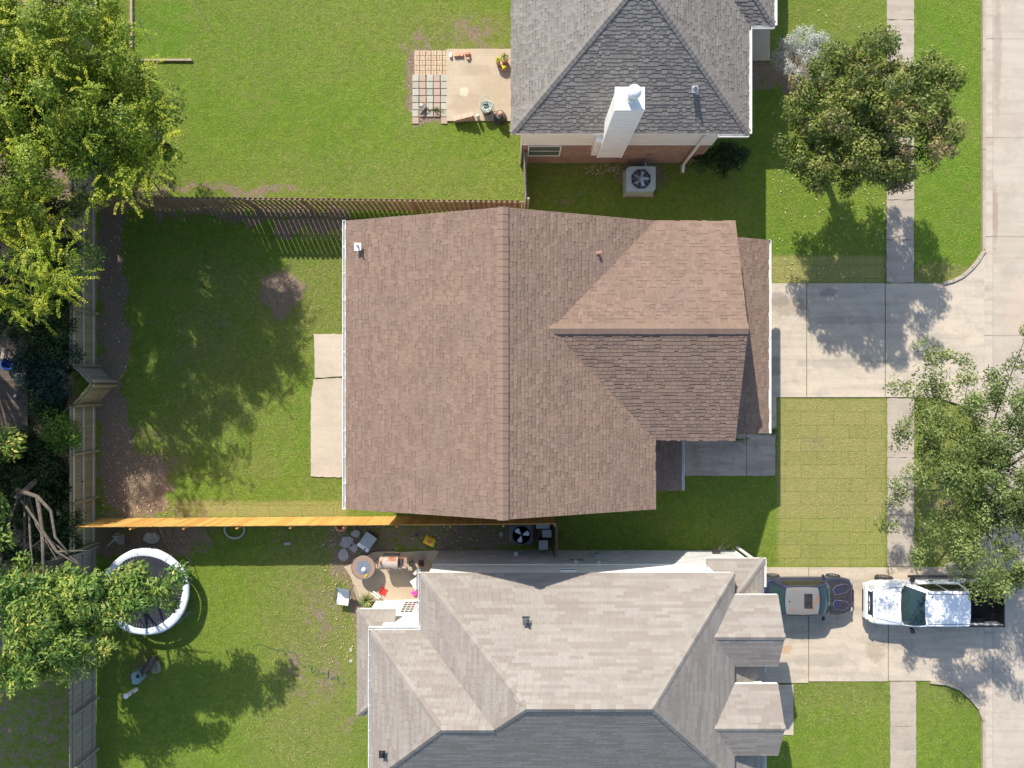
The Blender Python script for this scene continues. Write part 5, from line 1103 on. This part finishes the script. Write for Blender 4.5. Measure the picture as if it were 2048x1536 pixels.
# sling chair
p = W(687, 1184, .5); T = thing('sling_chair', 'white sling garden chair standing on the lawn edge', 'chair', (p.x, p.y, 0), R(-8))
mb = MB(); vs = []; prof = [(-.62, .42), (-.3, .40), (-.02, .42), (.12, .62), (.26, .92), (.30, .98)]
for y, z in prof: vs += [(-.27, y, z), (.27, y, z)]
mb.raw(vs + [(v[0], v[1], v[2] - .012) for v in vs], [(2 * i, 2 * i + 1, 2 * i + 3, 2 * i + 2) for i in range(5)] + [(12 + 2 * i + 2, 12 + 2 * i + 3, 12 + 2 * i + 1, 12 + 2 * i) for i in range(5)]); mb.build('sling', 'fabric_white', T)
for s_ in (-.29, .29): MB().tube([(s_, -.62, .42), (s_, -.02, .42), (s_, .30, .98)], .015, 6).build('side_frame', 'dark_metal', T)
for s_ in (-.34, .34): MB().tube([(s_, -.4, .02), (s_, -.42, .6), (s_, -.1, .66), (s_, .15, .6), (s_, .25, .02)], .015, 6).build('arm_frame', 'dark_metal', T)
# dust pan, pots, stones
p = W(767, 1183, .05); T = thing('dustpan', 'red dustpan lying in the shadow on the patio', 'dustpan', (p.x, p.y, .03), R(-25)); mb = MB(); mb.slab(-.17, .15, -.14, .14, 0, .015); mb.slab(-.17, -.15, -.14, .14, 0, .07); mb.slab(-.17, .15, -.14, -.12, 0, .06); mb.slab(-.17, .15, .12, .14, 0, .06); mb.build('pan', 'red', T); MB().tube([(-.15, 0, .06), (-.12, .28, .08)], .02, 6).build('handle', 'red', T)
def pot(label, px, py, z, r_, h, mat, soil=True, name='plant_pot', inner='soil', z0=.03):
    p = W(px, py, h + z0); T = thing(name, label, 'pot', (p.x, p.y, z0)); MB().lathe((0, 0, 0), [(r_ * .7, 0), (r_ * .95, h * .9), (r_, h * .9), (r_, h), (r_ * .87, h), (r_ * .84, h * .86)], 28).build('pot', mat, T)
    MB().lathe((0, 0, h * .85), [(r_ * .85, 0), (0, .02)], 20).build('soil', inner, T); return T
pot('large terracotta pot of dry leaves half behind the orange fence', 681, 1051, .4, .29, .4, 'terracotta', z0=0)
pot('small black pot between grill shelf and brown pot', 822, 1128, .3, .12, .28, 'black'); pot('brown clay pot next to the tan roof house gutter', 843, 1126, .3, .2, .3, 'rust')
def rock(label, px, py, rx, ry, h, mat='stone', rz=0, name='stone', cat='stone', group=None):
    n = 9; pl = [(rx * random.uniform(.8, 1.1) * math.cos(i * 2 * PI / n), ry * random.uniform(.8, 1.1) * math.sin(i * 2 * PI / n)) for i in range(n)]
    o = MB().prism(pl, -.03, h).build(name, mat, None, bev=min(.03, h * .4)); p = W(px, py); o.location = (p.x, p.y, 0); o.rotation_euler = (0, 0, rz); return tag(o, label, cat, group)
rock('pale angular rock beside the grey cabinet', 713, 1066, .27, .18, .16)
for px, py, rx, ry, lb in ((695, 1084, .36, .3, 'upper mossy flagstone by the grey cabinet'), (687, 1110, .27, .3, 'lower flagstone at the shadow edge'), (708, 1095, .2, .24, 'small flagstone between two larger flagstones'), (712, 1122, .2, .16, 'flagstone touching the round patio table')): rock(lb, px, py, rx, ry, .035, group='flagstones')
rock('large pale octagonal stone beside the trampoline', 304, 1075, .42, .30, .1); rock('small pale stone in the shaded strip behind the orange fence', 575, 1087, .18, .09, .06); 
rock('pale chunk beside the dark air conditioner', 1003, 1068, .1, .12, .12); rock('small rock near the hose on the dry lawn', 702, 1322, .1, .08, .03); rock('second pale lump in the dry grass near the bay roof', 702, 1300, .08, .1, .03)
p = W(860, 1083, .1); T = thing('soil_bag', 'crumpled yellow garden soil bag with a green end in the side yard', 'bag', (p.x, p.y, 0), R(-22)); mb = MB(); quadgrid(mb, (-.30, -.2, .03), (.30, -.22, .03), (.28, .2, .03), (-.28, .22, .03), 10, .13); mb.build('bag', 'yellow', T, smooth=True)
for a_, m_, nm in (((.16, -.19, .30, .19), 'bag_green', 'green_band'),): mb = MB(); quadgrid(mb, (.14, -.2, .075), (.3, -.22, .035), (.28, .2, .035), (.15, .2, .075), 6, .05); mb.build(nm, m_, T, smooth=True)
mb = MB()
for k, (x, y, w_, h_) in enumerate(((-.12, .02, .05, .16), (-.05, .03, .045, .12), (.01, .0, .05, .2), (.07, .03, .04, .14))): mb.box((x, y, .166), (w_ * .8, h_, .008), random.uniform(-.3, .3), .5)
mb.build('print', 'bag_red', T)
p = W(833, 1070, .1); o = MB().lathe((0, 0, 0), [(.05, 0), (.06, .12), (.05, .12), (0, .02)], 12).build('cup', 'blue', None); o.location = (p.x, p.y, 0); tag(o, 'small blue cup on the ground left of the yellow bag', 'cup')
p = W(828, 1166, .5); T = thing('side_table', 'white square side table half under the gutter', 'table', (p.x + .15, p.y, 0), R(35)); rbox(T, 'table_top', 'fabric_white', (0, 0, .5), (.5, .5, .03))
for x in (-.22, .22):
    for y in (-.22, .22): MB().tube([(x, y, .48), (x, y, .03)], .015, 6).build('leg', 'dark_metal', T)
p = W(829, 1188, .2); T = thing('toy', 'bright pink plastic toy by the patio door', 'toy', (p.x, p.y, .03)); MB().lathe((0, 0, 0), [(.11, 0), (.14, .08), (.10, .12), (.05, .12), (0, .06)], 9).build('body', 'pink', T); MB().box((-.12, .04, .05), (.12, .06, .06), .5).build('handle', 'pink', T)
p = W(833, 1144, .6); T = thing('folding_chair', 'narrow white folding chair leaning by the gutter corner', 'chair', (p.x, p.y, 0), R(-40)); MB().box((0, 0, .5), (.14, .5, .03), 0, .5, rx=.5).build('seat', 'fabric_white', T); MB().tube([(-.07, -.25, .02), (-.07, .25, .75)], .013, 6).build('leg', 'dark_metal', T); MB().tube([(.07, .25, .02), (.07, -.25, .4)], .013, 6).build('leg', 'dark_metal', T)
p = W(752, 1190, .4); T = thing('folding_rack', 'pair of white slats of a folding rack beside the spiky plant', 'rack', (p.x, p.y, 0), R(-38))
for y in (-.05, .06): MB().box((0, y, .4), (.42, .04, .04), 0, .5).build('slat', 'white', T)
for x in (-.18, .18): MB().tube([(x, 0, .38), (x, .02, .03)], .012, 5).build('leg', 'dark_metal', T)
p = W(868, 1136, .3); T = thing('bucket', 'dark blue bucket with a white rag at the wall corner', 'bucket', (p.x, p.y, .03)); MB().lathe((0, 0, 0), [(.11, 0), (.15, .3), (.14, .3), (.1, .04)], 18).build('pail', 'navy', T); MB().box((.03, -.07, .31), (.2, .12, .03), .5).build('rag', 'white', T)
# ------------------------------------------------------------ small things on the upper patio
def flowerpot_stack(label, px, py, n, mat, rz, r_=.13):
    p = W(px, py, .15); T = thing('flowerpot_stack', label, 'flower pots', (p.x, p.y, .05), rz)
    for k in range(n): mb = MB(); mb.lathe((-.02 + k * .1, 0, r_), [(r_ * .6, 0), (r_ * .95, .2), (r_, .2), (r_, .25), (r_ * .85, .25)], 20, None, Matrix.Rotation(-PI / 2, 3, 'Y')); mb.build('pot', mat, T)
    return T
def brick_stack(label, px, py, nx, nz, mat, rz=0, name='brick_stack', d=(.1, .2, .065)):
    p = W(px, py, .2); T = thing(name, label, 'bricks', (p.x, p.y, .05), rz)
    proto = None
    for k in range(nx):
        for j in range(nz if not callable(nz) else nz(k)):
            mb = MB(); mb.box(((k - nx / 2) * (d[0] + .006), random.uniform(-.02, .02), d[2] / 2 + j * (d[2] + .002)), d, random.uniform(-.04, .04)); mb.build('brick', mat, T)
    return T
M['clay_brick'] = mk('orange_clay_brick', (.56, .26, .15), (.66, .36, .24), 7, .85, tone=.5); M['dusty_brick'] = mk('dusty_pink_brick', (.50, .28, .20), (.60, .42, .33), 7, .85, tone=.6)
brick_stack('short stack of orange clay bricks at the top of the tan patio', 919, 107, 4, 2, 'clay_brick', .1)
brick_stack('white brick pair at the left end of the orange brick stack', 903, 108, 1, 2, 'white', .05)
p = W(935, 106, .2); T = thing('flower_pot', 'upturned terracotta pot at the right end of the orange brick stack', 'pot', (p.x, p.y, .05)); MB().lathe((0, 0, 0), [(.15, 0), (.15, .04), (.13, .04), (.09, .22), (.02, .22), (.015, .2)], 20).build('pot', 'terracotta', T); MB().lathe((.03, -.2, 0), [(.1, 0), (.07, .12), (0, .12)], 12).build('broken_rim', 'dusty_brick', T)
brick_stack('long row of pinkish stacked bricks along the lower edge of the tan patio', 930, 236, 9, lambda k: 4 + k // 2, 'dusty_brick', .12)
p = W(956, 232, .4); o = MB().lathe((0, 0, 0), [(.07, 0), (.09, .3), (.07, .42), (.03, .46), (0, .46)], 14).build('jug', 'white', None); o.location = (p.x, p.y, .05); tag(o, 'white jug between the brick row and the hose pot', 'jug')
p = W(973, 214, .45); T = thing('hose_pot', 'dark grey pot heaped with a pale coiled hose on the tan patio', 'hose pot', (p.x, p.y, .05)); MB().lathe((0, 0, 0), [(.22, 0), (.28, .4), (.3, .4), (.3, .45), (.26, .45), (.25, .38), (0, .38)], 26).build('pot', 'dark_metal', T)
mb = MB()
for k in range(7):
    r_ = .14 + .025 * k; mb.tube([(r_ * math.cos(a) + random.uniform(-.02, .02), r_ * math.sin(a) + random.uniform(-.02, .02), .45 + .02 * (k % 3) + random.uniform(0, .02)) for a in [i * PI / 8 for i in range(17)]], .013, 5)
mb.tube([(-.1, .1, .48), (-.3, .3, .5), (-.15, .5, .45), (.2, .45, .45), (.32, .15, .42), (.34, -.15, .2), (.3, -.4, .02), (.05, -.5, .02), (-.02, -.3, .1)], .013, 5); mb.tube([(.05, 0, .48), (-.3, .0, .45), (-.34, .25, .4), (-.1, .42, .42)], .013, 5)
mb.build('hose', 'hose', T)
p = W(1000, 229, .5); T = thing('plant_pot', 'big dark grey upturned pot with an orange saucer pot on top', 'pot', (p.x, p.y, .05)); MB().lathe((0, 0, 0), [(.31, 0), (.31, .06), (.28, .06), (.2, .48), (0, .48)], 30).build('pot', 'dark_metal', T)
p2 = W(1000, 222, .7); T = thing('flower_pot', 'small orange flower pot upside down on the big grey pot', 'pot', (p.x, p.y + .02, .53)); MB().lathe((0, 0, 0), [(.12, 0), (.12, .05), (.10, .05), (.075, .2), (0, .2)], 20).build('pot', 'terracotta', T)
p = W(1005, 133, .3); T = pot('yellow-brown bowl of gourds below the rosette plant', 1007, 134, .3, .15, .26, 'rust', z0=.05)
for x, y in ((-.05, .03), (.06, 0), (0, -.05)): MB().lathe((x, y, .23), [(.03, 0), (.06, .03), (.055, .07), (0, .1)], 10).build('gourd', 'yellow', T)
p = W(846, 214, .2); T = thing('driftwood_pile', 'grey driftwood and shell heap on the paver patch', 'driftwood', (p.x, p.y, .03)); mb = MB()
for k in range(14): a = random.uniform(0, PI); l_ = random.uniform(.1, .2); q = Vector((random.uniform(-.12, .12), random.uniform(-.12, .12), random.uniform(.03, .14))); mb.tube([q - Vector((math.cos(a) * l_, math.sin(a) * l_, 0)), q + Vector((math.cos(a) * l_, math.sin(a) * l_, random.uniform(-.05, .08)))], [.03, .015], 6)
mb.build('branches', 'driftwood', T); MB().lathe((-.08, .1, .12), [(.05, 0), (.06, .05), (0, .08)], 8).build('shell', 'white', T)
p = W(870, 222); shrub('low weeds growing over the lower pavers', (p.x, p.y, .06), (.36, .22, .04), 9, .14, 500, 'leaf_bright', .06, .02, name='weeds', cat='weeds', deadf=lambda c: .25)
# ------------------------------------------------------------ yards
p = W(297, 1330, .3); T = thing('covered_machine', 'brown draped machine with a nozzle beside a slatted crate', 'machine', (p.x, p.y, 0), R(55))
mb = MB(); loft(mb, [(-.5, .07, .25, .36, .38), (-.42, .12, .12, .42, .48), (-.15, .17, .05, .48, .55), (.15, .2, .04, .46, .52), (.36, .16, .05, .5, .6), (.5, .13, .2, .56, .62), (.56, .06, .35, .48, .5)], lambda w_, zb_, zs, zt_: [(0, zb_), (w_ * .8, zb_), (w_, (zb_ + zs) / 2), (w_ * .8, zs), (0, zt_)]); mb.build('cover', 'brown_cloth', T, smooth=True, sub=2)
MB().lathe((-.56, 0, .3), [(.07, -.05), (.09, .1), (.06, .12)], 14).build('nozzle', 'black', T)
p = W(311, 1334, .1); T = thing('slatted_crate', 'small weathered slatted crate next to the brown machine', 'crate', (p.x, p.y, 0), R(15)); mb = MB()
for k in range(6): mb.box((0, -.22 + k * .09, .2), (.34, .05, .02), random.uniform(-.1, .1))
mb.build('slats', 'wood_grey', T)
for x in (-.15, .15): MB().box((x, 0, .09), (.03, .5, .18)).build('runner', 'wood_grey', T)
p = W(270, 1357, .6); T = thing('utility_cabinet', 'teal-grey faceted box in the shaded lower yard', 'box', (p.x, p.y, 0), R(3)); MB().prism([(-.17, -.2), (-.1, -.28), (.1, -.28), (.2, -.18), (.2, .16), (.05, .28), (-.08, .28), (-.17, .2)], 0, .6).build('case', 'teal', T, bev=.02); MB().box((.03, 0, .605), (.012, .5, .012)).build('lid_seam', 'steel', T); MB().lathe((.14, .1, .6), [(.09, 0), (.09, .03), (.07, .03), (0, .0)], 18).build('cap', 'black', T)
p0 = W(270, 1380, .1); T = thing('white_post', 'leaning white pipe post with a round cap below the teal box', 'post', (p0.x, p0.y, 0)); q = W(252, 1392, .75); d_ = q - Vector((p0.x, p0.y, 0)); MB().tube([(0, 0, 0), tuple(d_)], .1, 18, .5).build('pipe', 'white', T); MB().lathe(tuple(d_), [(.12, -.03), (.12, .03), (0, .05)], 20).build('cap', 'white', T); MB().box(tuple(d_ * .6 + Vector((.09, 0, 0))), (.06, .08, .1)).build('red_mark', 'red', T)
# garden hose on the lawn
mb = MB(); pts = []
hp = [(505, 1293), (520, 1288), (540, 1296), (556, 1300), (566, 1300), (572, 1306), (570, 1312), (566, 1308), (575, 1302), (590, 1305), (598, 1325), (606, 1333), (622, 1330)]
def ground_line(L, z=.03): return [W(x, y, z) for x, y in L]
coil = []
for i in range(64): t_ = i / 63; coil.append((622 + t_ * 60 + (4 + 3 * math.sin(i * .31)) * math.sin(i * .62), 1338 + t_ * 22 + (5 + 4 * math.sin(i * .23)) * math.cos(i * .62)))
mb.tube(ground_line(hp + coil + [(690, 1368), (680, 1374)]), .009, 5); o = mb.build('garden_hose', 'green_hose', None); tag(o, 'thin green garden hose looping across the dry lower lawn', 'hose')
# garden bed edging
mb = MB(); a = W(264, -40); b = W(264, 96); mb.slab(a.x - .06, a.x + .06, b.y, a.y, -.03, .09); o = mb.build('landscape_timber', 'timber', None, bev=.01); tag(o, 'long pale timber edging on the left side of the lush garden bed', 'timber')
mb = MB(); a = W(277, 121); b = W(385, 122); mb.slab(a.x, b.x, a.y - .05, a.y + .05, -.03, .09); o = mb.build('landscape_timber', 'timber', None, bev=.01); tag(o, 'short timber edging along the lower side of the garden bed', 'timber')
for x0, y0, lb in ((263, 18, 'thin green metal pole lying near the long timber edging'), (390, 0, 'thin green metal pole leaning at the top edge of the lawn')):
    mb = MB(); mb.tube([W(x0, y0, .3), W(x0 + 35, y0 + 62, .05)], .014, 6); o = mb.build('metal_pole', 'green_hose', None); tag(o, lb, 'pole')
p = W(304, 272, .6); T = thing('wheelbarrow', 'dark blue-grey wheelbarrow half hidden by the yellow-green tree', 'wheelbarrow', (p.x, p.y, 0), R(-25)); MB().box((0, 0, .42), (.6, .45, .25), 0, .5, taper=1.2).build('tray', 'dark_metal', T); MB().lathe((.5, 0, .2), [(.18, -.04), (.2, 0), (.18, .04)], 18, .5, Matrix.Rotation(PI / 2, 3, 'X')).build('wheel', 'rubber', T)
for s_ in (-.2, .2): MB().tube([(.5, s_ * .3, .2), (-.1, s_, .32), (-.75, s_ * 1.2, .55)], .018, 6).build('handle', 'steel', T)
mb = MB()
for k in range(800):
    zc = random.choice([(1545, 1770, 20, 560), (1545, 1770, 330, 560), (205, 260, 420, 1030), (205, 340, 900, 1030), (1830, 1960, 600, 1130), (640, 1100, 1050, 1100), (1170, 1240, 320, 350), (640, 720, 1060, 1330), (1830, 1965, 798, 1130)])
    q = W(random.uniform(zc[0], zc[1]), random.uniform(zc[2], zc[3])); mb.box((q.x, q.y, .035), (random.uniform(.04, .09), random.uniform(.02, .05), .006), random.uniform(0, 3))
o = mb.build('leaf_litter', mk('dry_leaf_litter', (.42, .27, .13), (.58, .48, .34), 9, .9, tone=.9), None); tag(o, 'dry fallen leaves scattered over the lawns and mulch', 'leaves', kind='stuff')
# wire edging ring by the orange fence, and clutter in the corner
mb = MB(); c = W(470, 1058); mb.tube([(c.x + .46 * math.cos(a), c.y + .42 * math.sin(a), .06) for a in [i * PI / 16 for i in range(33)]], .05, 7); o = mb.build('ring_edging', 'stone', None); tag(o, 'pale ring of stone edging half behind the orange fence', 'edging')
p = W(245, 1078, .3); T = thing('garden_chair', 'toppled dark wheel and pale seat in the corner behind the orange fence', 'chair', (p.x, p.y, 0)); MB().slab(-.2, .1, -.25, .2, .3, .34).build('seat', 'wood_grey', T); MB().slab(-.2, .1, .2, .24, .34, .8).build('backrest', 'wood_grey', T)
for x in (-.18, .08):
    for y in (-.23, .18): MB().tube([(x, y, 0), (x, y, .3)], .018, 5).build('leg', 'wood_grey', T)
mb = MB(); p = W(222, 1085, .25); mb.tube([(-.3, -.2, 0), (.2, .15, .35)], .035, 7); mb.lathe((.25, .2, .1), [(.2, 0), (.22, .03), (.2, .06)], 16); o = mb.build('old_tyre_pump', 'pale_metal', None); o.name = 'bent_pipe'; o.location = (p.x, p.y, 0); tag(o, 'bent pale pipe on the ground next to the trampoline rim', 'pipe')
# deck beyond the back fence
mb = MB(); x0 = -27; x1 = W(62, 0).x
for k in range(36): y = 2.1 - k * .145; mb.slab(x0, x1 + random.uniform(-.02, .01), y - .068, y + .068, .18, .22)
T = thing('wood_deck', 'dark weathered plank deck behind the back fence at the left edge', 'deck', ((x0 + x1) / 2, -.5, 0)); mb.build('planks', 'deck', T, world=True); MB().slab(x0, x1 - .05, -3.05, 2.15, -.02, .175).build('frame', 'brown_cloth', T, world=True)
p = W(38, 753, .6); T = thing('bucket', 'white bucket on the dark deck', 'bucket', (p.x, p.y, .22)); MB().lathe((0, 0, 0), [(.13, 0), (.16, .38), (.175, .38), (.175, .41), (.13, .41), (.12, .1), (0, .1)], 24).build('pail', 'white', T); MB().lathe((0, 0, .3), [(.128, 0), (0, .01)], 20).build('contents', 'soil', T)
p = W(14, 708, .6); T = thing('deck_chair', 'small slatted chair on the deck beside a blue tub', 'chair', (p.x, p.y, .22), R(-12)); 
for x in (-.16, .16): MB().slab(x - .07, x + .07, -.25, .25, .38, .42).build('slat', 'wood_grey', T)
for x in (-.2, .2):
    for y in (-.22, .22): MB().tube([(x, y, 0), (x, y, .4)], .02, 6).build('leg', 'wood_grey', T)
p = W(16, 722, .4); T = thing('tub', 'round blue tub on the deck under the slatted chair', 'tub', (p.x + .05, p.y - .15, .22)); MB().lathe((0, 0, 0), [(.2, 0), (.28, .3), (.3, .3), (.3, .33), (.26, .33), (.2, .05), (0, .05)], 26).build('shell', 'blue', T)
p = W(30, 793, .3); o = MB().lathe((0, 0, 0), [(.05, 0), (.08, .06), (.05, .12), (0, .13)], 10).build('garden_ball', 'pale_metal', None); o.location = (p.x, p.y, .22); tag(o, 'small pale green ball on the dark deck planks', 'ball')
p = W(144, 884, 1.9); o = MB().box((0, 0, 0), (.06, .34, .3), .05, .5).build('fence_rag', 'white', None); o.location = (xl - .06, p.y + .02, 1.75); tag(o, 'white cloth hung over the top of the mossy fence', 'cloth')
p = W(137, 577, 1.0); T = thing('wooden_crate', 'tilted weathered crate behind the mossy back fence', 'crate', (p.x, p.y, .5), R(-40)); mb = MB()
for k in range(4): mb.box((0, -.15 + k * .1, .12), (.3, .06, .02))
mb.build('slats', 'wood_grey', T); MB().box((0, 0, 0), (.28, .36, .2)).build('base', 'wood_brown', T)
# black ornament at the tan house front wall, splash block, drain, pool of leaves on driveway
p = W(1432, 1098, .7); T = thing('wall_bracket', 'black bracket with dry twigs on the whitewashed brick corner', 'bracket', (p.x, -7.6, 0)); MB().box((0, 0, .7), (.36, .14, .1)).build('shelf', 'black', T); mb = MB()
for k in range(9): mb.tube([(.1, 0, .72), (.1 + random.uniform(-.1, .6), random.uniform(.1, .5), random.uniform(.3, 1.0))], .009, 4)
mb.build('twigs', 'bark', T)
p = W(1365, 338); o = MB().box((0, 0, .03), (.24, .42, .05)).build('splash_block', 'walk', None, bev=.01); o.location = (p.x, p.y, 0); tag(o, 'small concrete splash block under the diagonal downspout', 'block')
p = W(1829, 1262, .0); mb = MB()
for k in range(10): mb.box((random.uniform(-.18, .2), random.uniform(-.1, .12), .04), (.07, .035, .006), random.uniform(0, 3))
o = mb.build('leaf_litter', 'driftwood', None); o.location = (p.x, p.y, 0); tag(o, 'few dead leaves on the driveway beside the pickup door', 'leaves')
